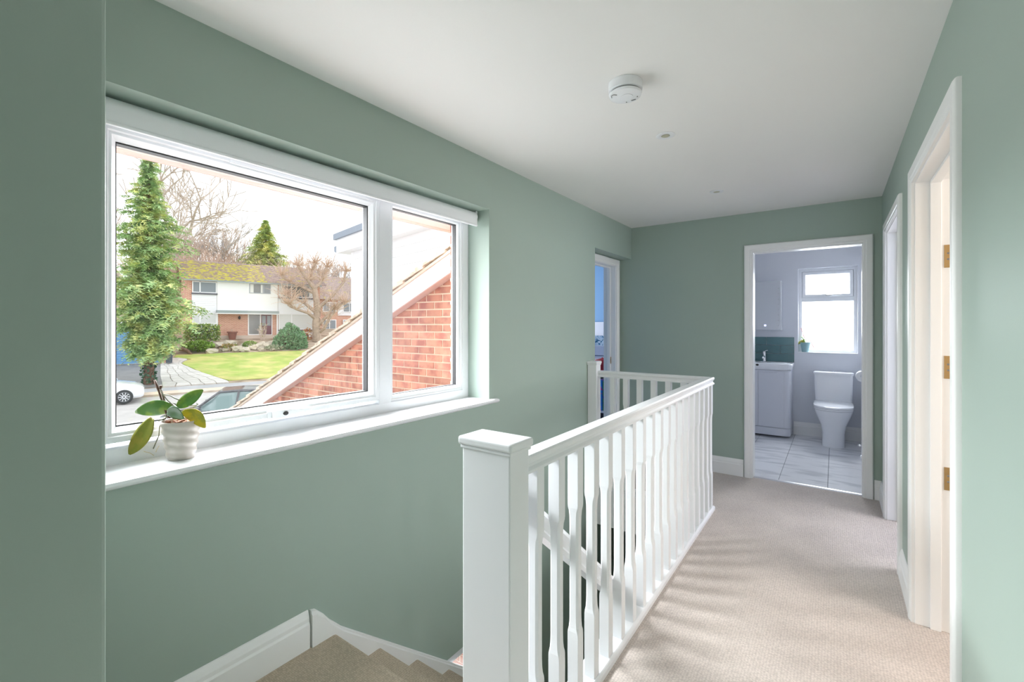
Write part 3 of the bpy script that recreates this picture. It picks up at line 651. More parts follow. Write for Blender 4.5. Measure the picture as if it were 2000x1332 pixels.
# ================================================================== ORCHID ON THE LANDING WINDOWSILL
ox, oy, oz = -1.79, .603, .9062
tpx = .001725
cr = Vector((math.cos(YAW), math.sin(YAW), 0)); cf = Vector((-math.sin(YAW), math.cos(YAW), 0))
def P(x, y, dep=0):   # offsets in the plane of the pot, taken from its proportions (pot foot = 850,1215)
    return Vector((ox, oy, oz))+cr*((x-850)/7.833*tpx)+Vector((0, 0, 1))*((1205-y)/7.833*tpx)+cf*dep
orc = thing('potted_orchid', (ox, oy, oz), 'orchid with broad green and yellow leaves in a beige ribbed pot on the landing windowsill', 'potted plant')
m_pot = M('beige_glazed_pot', srgb(196, 186, 178), .3, coat=.2)
prof = []
for k in range(25):
    z = .126*k/24; r = .037+.020*(k/24)**.8;  prof.append((r, z))
n = 36; rings = []
for k, (r, z) in enumerate(prof):
    rings.append([(ox+(r+.0019*math.sin(2*math.pi*z/.026+2.4*math.sin(2*math.pi*i/n)))*math.cos(2*math.pi*i/n), oy+(r+.0019*math.sin(2*math.pi*z/.026+2.4*math.sin(2*math.pi*i/n)))*math.sin(2*math.pi*i/n), oz+z) for i in range(n)])
for r, z in ((.0560, .128), (.053, .1275), (.051, .112)): rings.append([(ox+r*math.cos(2*math.pi*i/n), oy+r*math.sin(2*math.pi*i/n), oz+z) for i in range(n)])
b = B(); b.loft(rings); smooth_angle(obj('pot', b, m_pot, orc), 60)
b = B(); rng = random.Random(5)
for k in range(60):
    a = rng.uniform(0, 6.28); r = .046*math.sqrt(rng.random()); s_ = rng.uniform(.004, .008); cx, cy, cz = ox+r*math.cos(a), oy+r*math.sin(a), oz+.116+rng.uniform(-.004, .006)
    b.box(cx-s_, cx+s_, cy-s_*.7, cy+s_*.7, cz-s_*.5, cz+s_*.5)
o = obj('bark_chips', b, m_bark, orc); o['kind'] = 'stuff'
up = Vector((0, 0, 1)); vd = Vector((-.948, .317, 0)); m_gl = M('orchid_leaf_glossy', srgb(70, 108, 66), .16)
for A, Bq, wd, W, bend, mt, tw in (
    (P(740, 450), P(150, 505, .0), up*.95-vd*.35, .058, up*.006, m_leaf, 1.05),
    (P(680, 495, -.012), P(1045, 560, -.045), up*.9+cr*.15-vd*.45, .052, up*.010, m_gl, 1.0),
    (P(790, 430), P(1155, 175, .01), up*.81-cr*.58+vd*.2, .046, -cr*.004-up*.004, m_leaf, 1.1),
    (P(900, 490, -.01), P(1285, 720, -.02), up*.8+cr*.55-vd*.35, .056, up*.012+cr*.008, m_leafy, 1.1),
    (P(520, 570, -.03), P(330, 1065, -.07), cr*.9-up*.42-vd*.15, .058, cr*.006, m_leafo, 1.1)):
    b = B(); leaf(b, A, Bq, wd, W, bend, .14, 16, 8, tw); obj('leaf', b, mt, orc, smooth=True, solid=.0012)
for pts, r in (([(640, 600), (560, 400), (495, 200), (470, 130), (430, 20)], [.0035, .0035, .003, .004, .003]), ([(660, 610), (600, 420), (545, 220), (505, 140)], [.003, .003, .0027, .003]), ([(520, 150), (525, 105)], [.004, .004])):
    b = B(); b.tube([P(x, y, .005) for x, y in pts], r, 7); obj('stem', b, m_stem, orc, smooth=True)
for pts in ([(760, 420), (660, 330), (580, 230), (540, 160)], [(850, 330), (760, 290), (700, 255), (580, 230)], [(780, 395), (770, 375), (740, 362)], [(980, 412), (1090, 400), (1120, 385), (1095, 368)], [(640, 580), (540, 700), (525, 860), (440, 1060)], [(700, 540), (620, 600), (520, 640)]):
    b = B(); b.tube([P(x, y, -.004) for x, y in pts], .0018, 6); obj('aerial_root', b, m_root, orc, smooth=True)
for pts in ([(620, 985), (590, 1030), (570, 1080)], [(390, 1070), (480, 1090), (540, 1130)]):
    b = B(); b.tube([P(x, y, -.03) for x, y in pts], .0011, 5); obj('aerial_root', b, M('pale_root', srgb(205, 190, 160), .7), orc)

# ================================================================== OUTSIDE: BRICK WING WITH SLOPING ROOF
def zs(x): return 1.465+.4465*(x+3.794)          # underside of the verge
m_brick = M('red_brick', srgb(202, 148, 126), .9, rnd=.24, col2=srgb(172, 114, 102), c2s=9, c2lo=.45, c2hi=.65, bump=.25, bs=90)
m_mortar = M('cream_mortar', srgb(226, 212, 190), .95, bump=.2, bs=80)
wing = thing('brick_wing', (-4.5, 3.3, -2.7), 'red brick side wall of the projecting wing with white sloping bargeboard', 'building')
b = B(); b.prism([(-8.2, -2.7), (-2.061, -2.7), (-2.061, zs(-2.061)), (-8.2, zs(-8.2))], lambda p, q, a: (p, a, q), 3.258, 3.36); obj('mortar_bed', b, m_mortar, wing)
PITCH, CH, BL, BHT = .225, .075, .207, .0605
wl = wloc(wing)
b = B(); b.box(0, BL, 3.25-wl.y, 3.262-wl.y, 0, BHT)
me0 = bpy.data.meshes.new('brick'); bmesh.ops.recalc_face_normals(b.bm, faces=b.bm.faces); b.bm.to_mesh(me0); b.bm.free(); me0.materials.append(m_brick)
rng = random.Random(11); nb = 0
def clip(poly):
    out = []
    f = lambda p: zs(p[0])-.002-p[1]
    for i in range(len(poly)):
        a, c = poly[i], poly[(i+1) % len(poly)]; fa, fc = f(a), f(c)
        if fa >= 0: out.append(a)
        if fa*fc < 0: t = fa/(fa-fc); out.append((a[0]+(c[0]-a[0])*t, a[1]+(c[1]-a[1])*t))
    return out
rest = B()
for r in range(60):
    z0 = -2.68+CH*r
    x = -8.2+(PITCH/2 if r % 2 else 0)
    while x < -2.3:
        full = zs(x) > z0+BHT+.002
        zw = z0+BHT
        # bricks that the window lets one see are pieces of their own, the rest is one joined part
        seen = z0 > .30-.10*(x+3.0) if x > -3.2 else z0 > .30+.33*(x+3.2)
        seen = seen and x > -6.6
        if full:
            if seen and nb < 296:
                o = bpy.data.objects.new('brick', me0); C.objects.link(o); o.parent = wing
                o.location = (x-wl.x+rng.uniform(-.002, .002), rng.uniform(-.002, .002), z0-wl.z); nb += 1
            else: rest.box(x, x+BL, 3.25, 3.262, z0, z0+BHT)
        else:
            pl = clip([(x, z0), (x+BL, z0), (x+BL, z0+BHT), (x, z0+BHT)])
            if len(pl) >= 3:
                if seen and nb < 296:
                    bb = B(); bb.prism(pl, lambda p, q, a: (p, a, q), 3.25, 3.262); obj('brick', bb, m_brick, wing); nb += 1
                else: rest.prism(pl, lambda p, q, a: (p, a, q), 3.25, 3.262)
        x += PITCH
o = obj('brickwork', rest, m_brick, wing); o['kind'] = 'stuff'
m_barge = M('white_bargeboard', srgb(232, 230, 232), .5); m_soff = M('pinkish_white_soffit', srgb(216, 198, 192), .6)
b = B(); b.loft([[(x, 3.128, zs(x)-.004), (x, 3.15, zs(x)-.004), (x, 3.15, zs(x)+.172), (x, 3.128, zs(x)+.172)] for x in (-8.2, -2.07)]); obj('bargeboard', b, m_barge, wing)
b = B(); b.loft([[(x, 3.15, zs(x)), (x, 3.262, zs(x)), (x, 3.262, zs(x)+.015), (x, 3.15, zs(x)+.015)] for x in (-8.2, -2.07)]); obj('soffit', b, m_soff, wing)
b = B(); b.loft([[(x, 3.11, zs(x)+.172), (x, 3.3, zs(x)+.172), (x, 3.3, zs(x)+.20), (x, 3.11, zs(x)+.20)] for x in (-8.3, -2.07)]); obj('undercloak', b, M('grey_undercloak', srgb(206, 194, 178), .8), wing)
m_tile = M('pale_concrete_tile', srgb(224, 214, 196), .9, rnd=.06, col2=srgb(196, 184, 166), c2s=14, bump=.3, bs=60)
k = 0; x = -8.3
while x < -2.3:
    x1 = x+.40; th = .026
    b = B(); b.loft([[(xx, 3.095, zs(xx)+.202+lift), (xx, 3.42, zs(xx)+.202+lift), (xx, 3.42, zs(xx)+.202+lift+th), (xx, 3.095, zs(xx)+.202+lift+th)] for xx, lift in ((x, .032), (x1, .0))])
    obj('verge_tile', b, m_tile, wing, bevel=.003); x += .29
b = B(); b.loft([[(x, 3.42, zs(x)+.19), (x, y1, zs(x)+.19), (x, y1, zs(x)+.22), (x, 3.42, zs(x)+.22)] for x, y1 in ((-2.07, 3.60), (-5.2, 4.25), (-6.4, 4.55))]); obj('roof_slope', b, m_tile, wing)
b = B(); b.loft([[(x, 3.42, zs(x)+.19), (x, 9, zs(x)+.19), (x, 9, zs(x)+.22), (x, 3.42, zs(x)+.22)] for x in (-6.55, -8.3)]); obj('roof_slope', b, m_tile, wing)

# white weatherboarded dormer above the sloping roof
dA = Vector((-6.51, 4.62, 0)); dd = Vector((.976, -.219, 0)).normalized(); dn = Vector((-dd.y, dd.x, 0)); dn = -dn if dn.y > 0 else dn
def DP(a, o_, z): v = dA+dd*a+dn*o_; return (v.x, v.y, z)
m_board = M('white_weatherboard', srgb(238, 239, 242), .45); m_lead = M('grey_blue_roof_felt', srgb(140, 150, 164), .6)
dor = thing('dormer', (-5.0, 4.4, .2), 'white weatherboarded dormer with grey flat roof edge above the brick wing', 'building')
k = 0; z = 2.565
while z > .15:
    a1 = 4.5
    # stop each board where the sloping roof meets it
    zz = z-.127
    xa = (zz-1.465-.18)/.4465-3.794
    a1 = min(4.5, max(.15, (xa+6.51)/.976+.35))
    b = B(); b.loft([[DP(a, .018, zz+.004), DP(a, .006, z+.01), DP(a, -.01, z+.01), DP(a, -.01, zz+.004)] for a in (0, a1)]); obj('weatherboard', b, m_board, dor)
    z -= .127
b = B(); b.box(0, 1, 0, 1, 0, 1, T=lambda x, y, z: DP(-.01+.07*x, .026-.05*y, .1+2.46*z)); obj('corner_post', b, m_board, dor)
b = B(); b.box(0, 1, 0, 1, 0, 1, T=lambda x, y, z: DP(.0+.05*x, -.02-2.6*y, .1+2.46*z)); obj('front_wall', b, m_board, dor)
b = B(); b.box(0, 1, 0, 1, 0, 1, T=lambda x, y, z: DP(-.30+4.9*x, .16-2.9*y, 2.565+.225*z)); obj('fascia_box', b, m_board, dor)
b = B(); b.box(0, 1, 0, 1, 0, 1, T=lambda x, y, z: DP(-.34+4.94*x, .20-2.98*y, 2.79+.095*z)); obj('roof_edge', b, m_lead, dor)
b = B(); b.loft([[DP(a, o_, zz) for a, zz in ((-.31, 2.70), (-.31, 2.60), (-.36, 2.585), (-.42, 2.61), (-.43, 2.69))] for o_ in (.15, -2.7)]); obj('gutter', b, m_lead, dor)

# ================================================================== OUTSIDE: STREET, GARDEN, HOUSES
def E(s, q, z): return (s*.278-q*.9606, s*.9606+q*.278, z)
HT = [(2, -2.75), (15, -2.45), (27, -1.95), (27.05, -1.84), (29.3, -1.82), (30.3, -1.75), (36, -1.3), (42, -.85), (43.5, -.45), (45, .12), (46.4, .22), (60, 1.2), (75, 3.5), (120, 8)]
def h(q):
    for (a, za), (c, zc) in zip(HT, HT[1:]):
        if q <= c: return za+(zc-za)*max(0, (q-a))/(c-a)
    return HT[-1][1]
def patch(name, qs, s0, s1, mat, dz=0, n=6, label=None, cat=None):
    b = B(); G = []
    for q in qs:
        a, c = s0(q) if callable(s0) else s0, s1(q) if callable(s1) else s1
        G.append([b.bm.verts.new(E(a+(c-a)*i/n, q, h(q)+dz)) for i in range(n+1)])
    for r0, r1 in zip(G, G[1:]):
        for i in range(n): b.bm.faces.new((r0[i], r0[i+1], r1[i+1], r1[i]))
    bot = [b.bm.verts.new(Vector(E(0, 0, -.12))+Vector(v.co)) for v in ()]
    o = obj(name, b, mat, solid=-.15); o['kind'] = 'structure'
    if label: o['label'] = label
    return o
def interp(tab): 
    def f(q):
        if q <= tab[0][0]: return tab[0][1]
        for (a, za), (c, zc) in zip(tab, tab[1:]):
            if q <= c: return za+(zc-za)*(q-a)/(c-a)
        return tab[-1][1]
    return f
fr = lambda a, c, n: [a+(c-a)*i/n for i in range(n+1)]
m_asph = M('pale_asphalt', srgb(186, 182, 180), .9, var=.08, vs_=3, bump=.1, bs=30)
m_pave = M('grey_pavement', srgb(172, 172, 176), .9, var=.08, vs_=2)
m_kerb = M('kerb_stone', srgb(206, 190, 172), .9, var=.1, vs_=3)
m_earth = M('brown_earth_and_leaves', srgb(176, 158, 138), .95, var=.2, vs_=3, col2=srgb(130, 112, 92), c2s=1.5)
m_lawn = M('green_lawn', srgb(158, 178, 84), .95, var=.1, vs_=2, col2=srgb(196, 190, 116), c2s=.7, c2lo=.4, c2hi=.65, bump=.3, bs=25)
m_flag = M('pale_flagstone', srgb(206, 202, 198), .9, rnd=.08, var=.06, vs_=5)
m_drive = M('dark_wet_drive', srgb(132, 130, 130), .6, var=.15, vs_=2)
patch('road', [-.5+.0, 2, 8, 15, 21, 26.95], -45, 45, m_asph, label='pale grey street in front of the houses')
patch('kerb', [26.9, 27.06], -45, 45, m_kerb, .1, label='stone kerb along the street')
patch('pavement', [27.06, 28, 29.3], -45, 45, m_pave, .005, label='grey pavement across the street')
patch('ground', [29.3, 30.3, 33, 36, 39, 42, 43.5, 45, 46.4, 60, 75, 120], -70, 70, m_earth, -.02, 20, label='bare earth around the gardens')
sl = interp([(30.15, 3.5), (33, 2.57), (36, 1.95), (37.5, 1.67), (38.5, 1.85), (39.4, 2.3), (40.2, 1.75), (41, 1.35), (41.8, 1.5)])
patch('lawn', [30.15, 31, 32, 33, 34.5, 36, 37, 37.5, 38, 38.5, 39, 39.4, 39.8, 40.2, 40.6, 41, 41.8, 42.1], sl, 16, m_lawn, .02, 12, label='green front lawn of the house opposite')
patch('driveway', fr(29.6, 38.2, 6), -9, .55, m_drive, .01, label='dark driveway before the blue garage')
path = thing('garden_path', E(1.3, 35, h(35)), 'pale crazy-paved garden path beside the lawn', 'path')
rng = random.Random(21)
qs = fr(29.5, 40.4, 15); lft = interp([(29.5, .5), (33, .45), (36, .5), (38, .55), (40.5, 1.1)])
P_ = []
for i, q in enumerate(qs):
    a, c = lft(q), sl(q)-.06; n = 5
    P_.append([(a+(c-a)*j/n+(rng.uniform(-.09, .09) if 0 < j < n else 0), q+(rng.uniform(-.2, .2) if 0 < i < len(qs)-1 else 0)) for j in range(n+1)])
for i in range(len(qs)-1):
    for j in range(5):
        c4 = [P_[i][j], P_[i][j+1], P_[i+1][j+1], P_[i+1][j]]
        cs, cq = sum(p[0] for p in c4)/4, sum(p[1] for p in c4)/4
        c4 = [(cs+(s-cs)*.93, cq+(q-cq)*.93) for s, q in c4]
        b = B(); b.loft([[E(s, q, h(q)-.03) for s, q in c4], [E(s, q, h(q)+.035) for s, q in c4]]); obj('flagstone', b, m_flag, path)

# ---- house opposite
Q = 46.4
m_hbrick = brick_tex('house_brick', srgb(208, 152, 130), srgb(190, 128, 108), srgb(222, 196, 176), 3.6, (.278, .9606))
m_hwhite = M('white_render', srgb(240, 240, 240), .7); m_hclad = M('white_house_cladding', srgb(234, 235, 238), .6)
m_hframe = M('white_house_frames', srgb(242, 242, 244), .5); m_pane = M('reflecting_grey_pane', srgb(128, 136, 142), .12); m_paneb = M('pale_blind_behind_glass', srgb(214, 216, 214), .4)
m_paned = M('dark_pane', srgb(110, 116, 118), .1); m_maroon = M('maroon_door', srgb(96, 48, 66), .4); m_canopy = M('grey_canopy_felt', srgb(150, 160, 160), .7)
m_sill = M('dark_sill', srgb(96, 96, 104), .6); m_plinth = M('concrete_plinth', srgb(206, 190, 176), .9)
hs = thing('house', E(7.5, 50, .1), 'white and brick two-storey house with mossy roof across the street', 'house')
EB = lambda x, y, z: E(x, y, z)
def hb(name, s0, s1, q0, q1, z0, z1, mat, parent=hs): b = B(); b.box(s0, s1, q0, q1, z0, z1, T=EB); return obj(name, b, mat, parent)
hb('brick_wall', 2.3, 12.95, Q, Q+7.2, -.4, 5.3, m_hbrick)
hb('plinth', 4.5, 9.2, Q-.10, Q, -.3, .48, m_plinth)
hb('flat_white_panel', 4.5, 9.22, Q-.12, Q, 2.62, 5.14, m_hwhite)
for s0, s1, z0, z1 in ((2.72, 4.48, 2.44, 3.98), (9.25, 12.34, 2.46, 3.92), (9.25, 12.34, .25, .95), (2.72, 4.48, .25, 1.5)):
    cpn = hb('cladding', s0, s1, Q-.06, Q, z0, z1, m_hclad)
    z = z0+.02
    while z < z1-.1:
        b = B(); b.loft([[E(s, Q-.085, z), E(s, Q-.06, z), E(s, Q-.06, z+.15), E(s, Q-.063, z+.15)] for s in (s0, s1)]); obj('board', b, m_hclad, cpn); z += .155
def hwin(s0, s1, z0, z1, ms, mats, q=Q-.05, fw=.07, sill=True, frame=m_hframe):
    b = B(); b.ring((s0, s1, z0, z1), [(0, q), (0, q-.05), (fw, q-.05), (fw, q)], lambda a, bb, d: E(a, d, bb)); 
    for m_ in ms: b.box(m_-fw*.6, m_+fw*.6, q-.05, q, z0, z1, T=EB)
    f = obj('window', b, frame, hs)
    ed = [s0+fw]+list(ms)+[s1-fw]
    for i, (a, c) in enumerate(zip(ed, ed[1:])): hb('pane', a, c, q-.02, q-.01, z0+fw, z1-fw, mats[i % len(mats)], f)
    if sill: hb('sill', s0-.05, s1+.05, q-.14, q, z0-.13, z0-.01, m_sill, f)
    return f
hwin(2.75, 4.48, 4.12, 5.08, [3.29], [m_pane]); f2 = hwin(6.9, 8.62, 4.24, 5.10, [8.05], [m_paned, m_pane], Q-.11, .06, False, M('slate_window_frame', srgb(160, 168, 178), .5))
f3 = hwin(9.3, 12.32, 4.0, 5.10, [10.4], [m_paned]); hwin(2.75, 4.48, 1.5, 2.44, [3.29], [m_paneb], sill=False); f5 = hwin(9.3, 12.32, .98, 2.46, [10.4], [m_paneb])
for f, lst, z0, z1 in ((f2, ((6.98, 7.25), (7.82, 7.98)), 4.3, 5.04), (f3, ((9.4, 9.72), (11.95, 12.24)), 4.08, 5.02)):
    for a, c in lst: hb('curtain', a, c, Q-(.145 if f is f2 else .085), Q-(.13 if f is f2 else .07), z0, z1, m_paneb, f)
hb('canopy', 4.42, 9.2, Q-.75, Q-.02, 2.52, 2.66, m_canopy); hb('canopy_fascia', 4.42, 9.2, Q-.78, Q-.74, 2.42, 2.62, m_canopy)
hb('canopy_trim', 4.42, 9.2, Q-.8, Q-.02, 2.36, 2.42, m_hframe)
ent = hb('entrance_frame', 6.82, 8.78, Q-.06, Q-.01, .5, 2.40, m_hframe)
hb('side_light', 6.9, 7.76, Q-.08, Q-.06, .6, 2.34, m_paned, ent); dr_ = hb('front_door', 7.86, 8.7, Q-.09, Q-.06, .56, 2.36, m_maroon, ent)
for a, c in ((7.93, 8.22), (8.34, 8.63)): hb('door_pane', a, c, Q-.10, Q-.09, 1.35, 2.25, m_pane, hs).name = 'door_pane'
hb('post', 4.46, 4.56, Q-.12, Q-.02, .1, 2.5, m_hframe); hb('post', 9.12, 9.24, Q-.14, Q-.02, .1, 2.46, m_hframe)
b = B(); b.lathe([(.03, 0), (.09, .05), (.10, .22), (.02, .3)], E(6.15, Q-.15, 1.9), 8); obj('wall_lantern', b, m_dark, hs)
hb('gutter', 2.2, 13.0, Q-.55, Q-.42, 5.10, 5.22, m_canopy); hb('eaves_board', 2.2, 13.0, Q-.45, Q, 5.12, 5.30, m_hwhite)
# roof: courses of mossy tiles
m_roof = M('mossy_brown_roof_tile', srgb(150, 130, 124), .95, var=.2, vs_=8, col2=srgb(190, 180, 72), c2s=5, c2lo=.43, c2hi=.6, stretch=(1, .6, 1), bump=.4, bs=12)
m_roof2 = M('brown_roof_tile', srgb(158, 140, 134), .95, var=.25, vs_=7, col2=srgb(180, 168, 90), c2s=2.2, c2lo=.56, c2hi=.7, bump=.4, bs=12)
for (sa, sb_, mt) in ((1.9, 8.3, m_roof), (8.3, 13.4, m_roof2)):
    b = B(); N = 14; q0, z0, q1, z1 = Q-.5, 5.2, 50.0, 7.12
    ns = int((sb_-sa)/.32)
    for i in range(N):
        qa, za = q0+(q1-q0)*i/N, z0+(z1-z0)*i/N; qb, zb = q0+(q1-q0)*(i+1)/N, z0+(z1-z0)*(i+1)/N
        for j in range(ns):
            a, c = sa+(sb_-sa)*j/ns, sa+(sb_-sa)*(j+1)/ns
            b.loft([[E(s, qa-.02, za+.0), E(s, qa-.02, za+.09+l), E(s, qb, zb+.04+l), E(s, qb, zb)] for s, l in ((a, .02), ((a+c)/2, -.01), (c, .02))])
    o = obj('roof_tiles', b, mt, hs); o['kind'] = 'stuff'
b = B(); b.prism([(1.9, 50.0), (13.4, 50.0), (13.4, 53.9), (1.9, 53.9)], lambda p, q, a: E(p, q, (7.12 if q < 51 else 5.2)+a), -.06, .02); obj('rear_roof', b, m_roof2, hs)
b = B(); b.tube([E(1.9, 50, 7.13), E(13.4, 50, 7.13)], .12, 8); obj('ridge', b, m_roof2, hs)
for s in (2.3, 12.9):
    b = B(); b.prism([(Q, 5.2), (Q+7.2, 5.2), (50, 7.05)], lambda p, q, a: E(a, p, q), s, s+.05); obj('gable', b, m_hbrick, hs)
# ---- second house further right
h2 = thing('house', E(19, 60, .5), 'distant brick house with grey roof behind the pollarded tree', 'house')
hb('wall', 15.5, 25, 57, 63, 0, 4.6, m_hbrick, h2)
hb('cladding', 18.0, 25, 56.9, 57, 2.6, 4.5, m_hclad, h2)
b = B(); b.prism([(56.4, 4.5), (63.6, 4.5), (60, 7.6)], lambda p, q, a: E(a, p, q), 15.2, 25.3); obj('roof', b, m_roof2, h2)
for s0, z0 in ((16.2, 3.0), (18.6, 3.0), (18.6, .9), (16.2, .9)):
    fw = hb('window', s0, s0+1.6, 56.84, 56.9, z0, z0+1.2, m_hframe, h2)
    hb('pane', s0+.1, s0+.75, 56.82, 56.84, z0+.1, z0+1.1, m_pane, fw); hb('pane', s0+.85, s0+1.5, 56.82, 56.84, z0+.1, z0+1.1, m_pane, fw)
# ---- garage
m_bdoor = M('sky_blue_garage_door', srgb(104, 156, 206), .5)
ga = thing('garage', E(-1.5, 41, -1.1), 'flat-roofed garage with blue boarded door left of the path', 'garage')
hb('brick_wall', -4.2, .85, 38.12, 44, -1.5, 1.3, m_hbrick, ga)
hb('door_frame', -3.4, .56, 38.0, 38.14, -1.12, 1.24, m_hframe, ga)
gd = hb('door', -3.3, .44, 37.97, 38.0, -1.08, 1.15, m_bdoor, ga)
for k in range(14): hb('door_board', -3.3, .44, 37.94, 37.97, -1.07+.158*k, -1.07+.158*k+.14, m_bdoor, gd)
hb('brick_pier', .5, .85, 37.95, 38.12, -1.2, 1.3, m_hbrick, ga); hb('roof_fascia', -4.4, 1.0, 37.8, 44.1, 1.28, 1.60, m_hwhite, ga)
bn = thing('wheelie_bin', E(.98, 37.5, h(37.5)), 'dark grey wheelie bin beside the garage pier', 'bin')
b = B(); b.loft([[E(.98+sx*w_, 37.5+sy*w_, z) for sx, sy in ((-1, -1), (1, -1), (1, 1), (-1, 1))] for w_, z in ((.16, -1.1), (.2, -.2))]); obj('body', b, M('dark_grey_bin', srgb(70, 78, 90), .5), bn)
hb('lid', .76, 1.2, 37.26, 37.72, -.2, -.13, M('bin_lid', srgb(60, 66, 78), .5), bn)

# ---- plants outside
def foliage(b, cen, n, size, rng, up=.3):
    for p in cen:
        pass
def cards(b, pts, size, rng, asp=1.8, flat=0.0, outc=None):
    for p in pts:
        p = Vector(p); d = Vector((rng.gauss(0, 1), rng.gauss(0, 1), rng.gauss(0, 1)*(1-flat)))
        if outc is not None: d += (p-outc).normalized()*1.2
        if d.length < 1e-3: continue
        d.normalize(); sd = d.cross(Vector((rng.gauss(0, 1), rng.gauss(0, 1), rng.gauss(0, 1))))
        if sd.length < 1e-3: continue
        sd.normalize(); L = size*rng.uniform(.6, 1.3)
        v = [b.bm.verts.new(q) for q in (p, p+d*L*.5+sd*L/asp*.5, p+d*L, p+d*L*.5-sd*L/asp*.5)]
        b.bm.faces.new(v)
def blob(n, c, rx, ry, rz, rng, shell=.55):
    out = []
    for _ in range(n):
        v = Vector((rng.gauss(0, 1), rng.gauss(0, 1), rng.gauss(0, 1))).normalized()*(shell+(1-shell)*rng.random()**.5)
        s, q, z = c[0]+v.x*rx, c[1]+v.y*ry, c[2]+v.z*rz
        out.append(E(s, q, z))
    return out
def bare_tree(name, s, q, z0, H, seed, label, mat, r0=.2, levels=5, spread=.6, first=.25, nkid=3, twig=.02, group=None, lean=0, trunkfrac=.35):
    rng = random.Random(seed); t = thing(name, E(s, q, z0), label, 'tree', group)
    tb, bb = B(), B()
    def seg(bl, p, d, L, r, lev):
        pts = [p]; n = 3 if lev < 3 else 2; dd_ = d.copy()
        for i in range(n):
            dd_ = (dd_+Vector((rng.gauss(0, .13), rng.gauss(0, .13), rng.gauss(0, .08)+.04))).normalized(); pts.append(pts[-1]+dd_*L/n)
        bl.tube(pts, [max(r*(1-.45*i/n), twig) for i in range(n+1)], 6 if lev < 2 else (4 if lev < 3 else 3))
        return pts, dd_
    def grow(p, d, L, r, lev):
        pts, d2 = seg(bb, p, d, L, r, lev)
        if lev >= levels: return
        for k in range(nkid+(1 if lev >= levels-2 else 0)):
            ax = d2.orthogonal().normalized(); ax.rotate(Matrix.Rotation(rng.uniform(0, 6.283), 3, d2))
            nd = (d2+ax*rng.uniform(.35, 1.0)*spread*1.4); nd.z += .08; nd.normalize()
            at = pts[-1] if k == 0 else pts[rng.randint(1, len(pts)-1)]
            grow(at, nd, L*rng.uniform(.62, .85), r*.58, lev+1)
    base = Vector(E(s, q, z0)); L0 = H*trunkfrac
    pts, d2 = seg(tb, base, Vector((lean*.278, lean*.96, 1)).normalized(), L0, r0, 0)
    for k in range(nkid+2):
        a = 6.283*k/(nkid+2)+rng.uniform(-.4, .4); nd = Vector((math.cos(a)*spread, math.sin(a)*spread, rng.uniform(.5, 1))).normalized()
        grow(pts[-1] if k < 3 else pts[-2], nd, H*.26, r0*.55, 1)
    obj('trunk', tb, mat, t); obj('branches', bb, mat, t); return t
def conifer(name, s, q, z0, H, R, seed, label, mleaf, mbark, nbr=240, size=.34, bottom=.06, power=.75, clear=0, per=9, irregular=.25, wob=0):
    rng = random.Random(seed); t = thing(name, E(s, q, z0), label, 'tree')
    base = Vector(E(s, q, z0)); tb = B(); tb.tube([base, base+Vector((.05, .05, H*.4)), base+Vector((0, 0, H*.97))], [R*.06+.08, R*.045+.05, .02], 8); obj('trunk', tb, mbark, t)
    fb, br = B(), B()
    for i in range(nbr):
        f = bottom+(1-bottom)*(i+.5)/nbr; zz = f*H; a = i*2.39996+rng.uniform(-.3, .3)
        prof = (1-f)**power*(1 if f > clear else (.22+.78*f/max(clear, .01)))*(1-wob+wob*math.sin(f*17+2.0+.8*math.sin(a)))
        L = R*prof*rng.uniform(1-irregular*1.6, 1+irregular)+.06
        o0 = base+Vector((0, 0, zz)); dr = Vector((math.cos(a), math.sin(a), rng.uniform(.0, .25)))
        pts = [o0+dr*L*k/4-Vector((0, 0, .18*L*(k/4)**2)) for k in range(5)]
        br.tube(pts, [.02, .014, .010, .007, .004], 3)
        for k in range(per):
            u = .08+.92*(k+rng.random())/per; j = min(3, int(u*4)); p = pts[j].lerp(pts[j+1], u*4-j)
            side = Vector((-dr.y, dr.x, 0))*rng.choice((-1, 1))
            d = (dr*rng.uniform(.4, 1)+side*rng.uniform(.2, .9)+Vector((0, 0, rng.uniform(-.8, .05)))).normalized(); Ls = size*rng.uniform(.6, 1.3)*(.30+.70*min(1, 1.6*(1-f)))
            n_ = d.cross(Vector((rng.gauss(0, .4), rng.gauss(0, .4), 1))).normalized()
            for m_ in range(5):
                tt = m_/5; c = p+d*Ls*tt-Vector((0, 0, .25*Ls*tt*tt)); sg = 1 if m_ % 2 else -1
                w_ = Ls*.42*(1-tt*.6); tip = c+d*w_*.8+n_*sg*w_+Vector((0, 0, rng.uniform(-.05, .03)))
                v = [fb.bm.verts.new(x) for x in (c, c+d*w_*.7, tip)]; fb.bm.faces.new(v)
            v = [fb.bm.verts.new(x) for x in (p-n_*.02, p+n_*.02, p+d*Ls-Vector((0, 0, .25*Ls)))]; fb.bm.faces.new(v)
    obj('branches', br, mbark, t); o = obj('foliage', fb, mleaf, t); o['kind'] = 'stuff'; return t
m_cyp = M('green_cypress_foliage', srgb(168, 198, 138), .8, var=.3, vs_=3, col2=srgb(222, 224, 150), c2s=1.6, c2lo=.46, c2hi=.62)
m_fir = M('yellow_green_conifer_foliage', srgb(176, 194, 116), .8, var=.3, vs_=1.5, col2=srgb(230, 226, 140), c2s=.9, c2lo=.46, c2hi=.6)
m_dwarf = M('dark_green_dwarf_cypress', srgb(116, 158, 118), .8, var=.3, vs_=3)
m_barkb = M('grey_brown_bark', srgb(192, 178, 166), .95, var=.2, vs_=4); m_barkp = M('pale_brown_twigs', srgb(204, 186, 174), .95); m_barkg = M('greyish_twigs', srgb(192, 186, 184), .95)
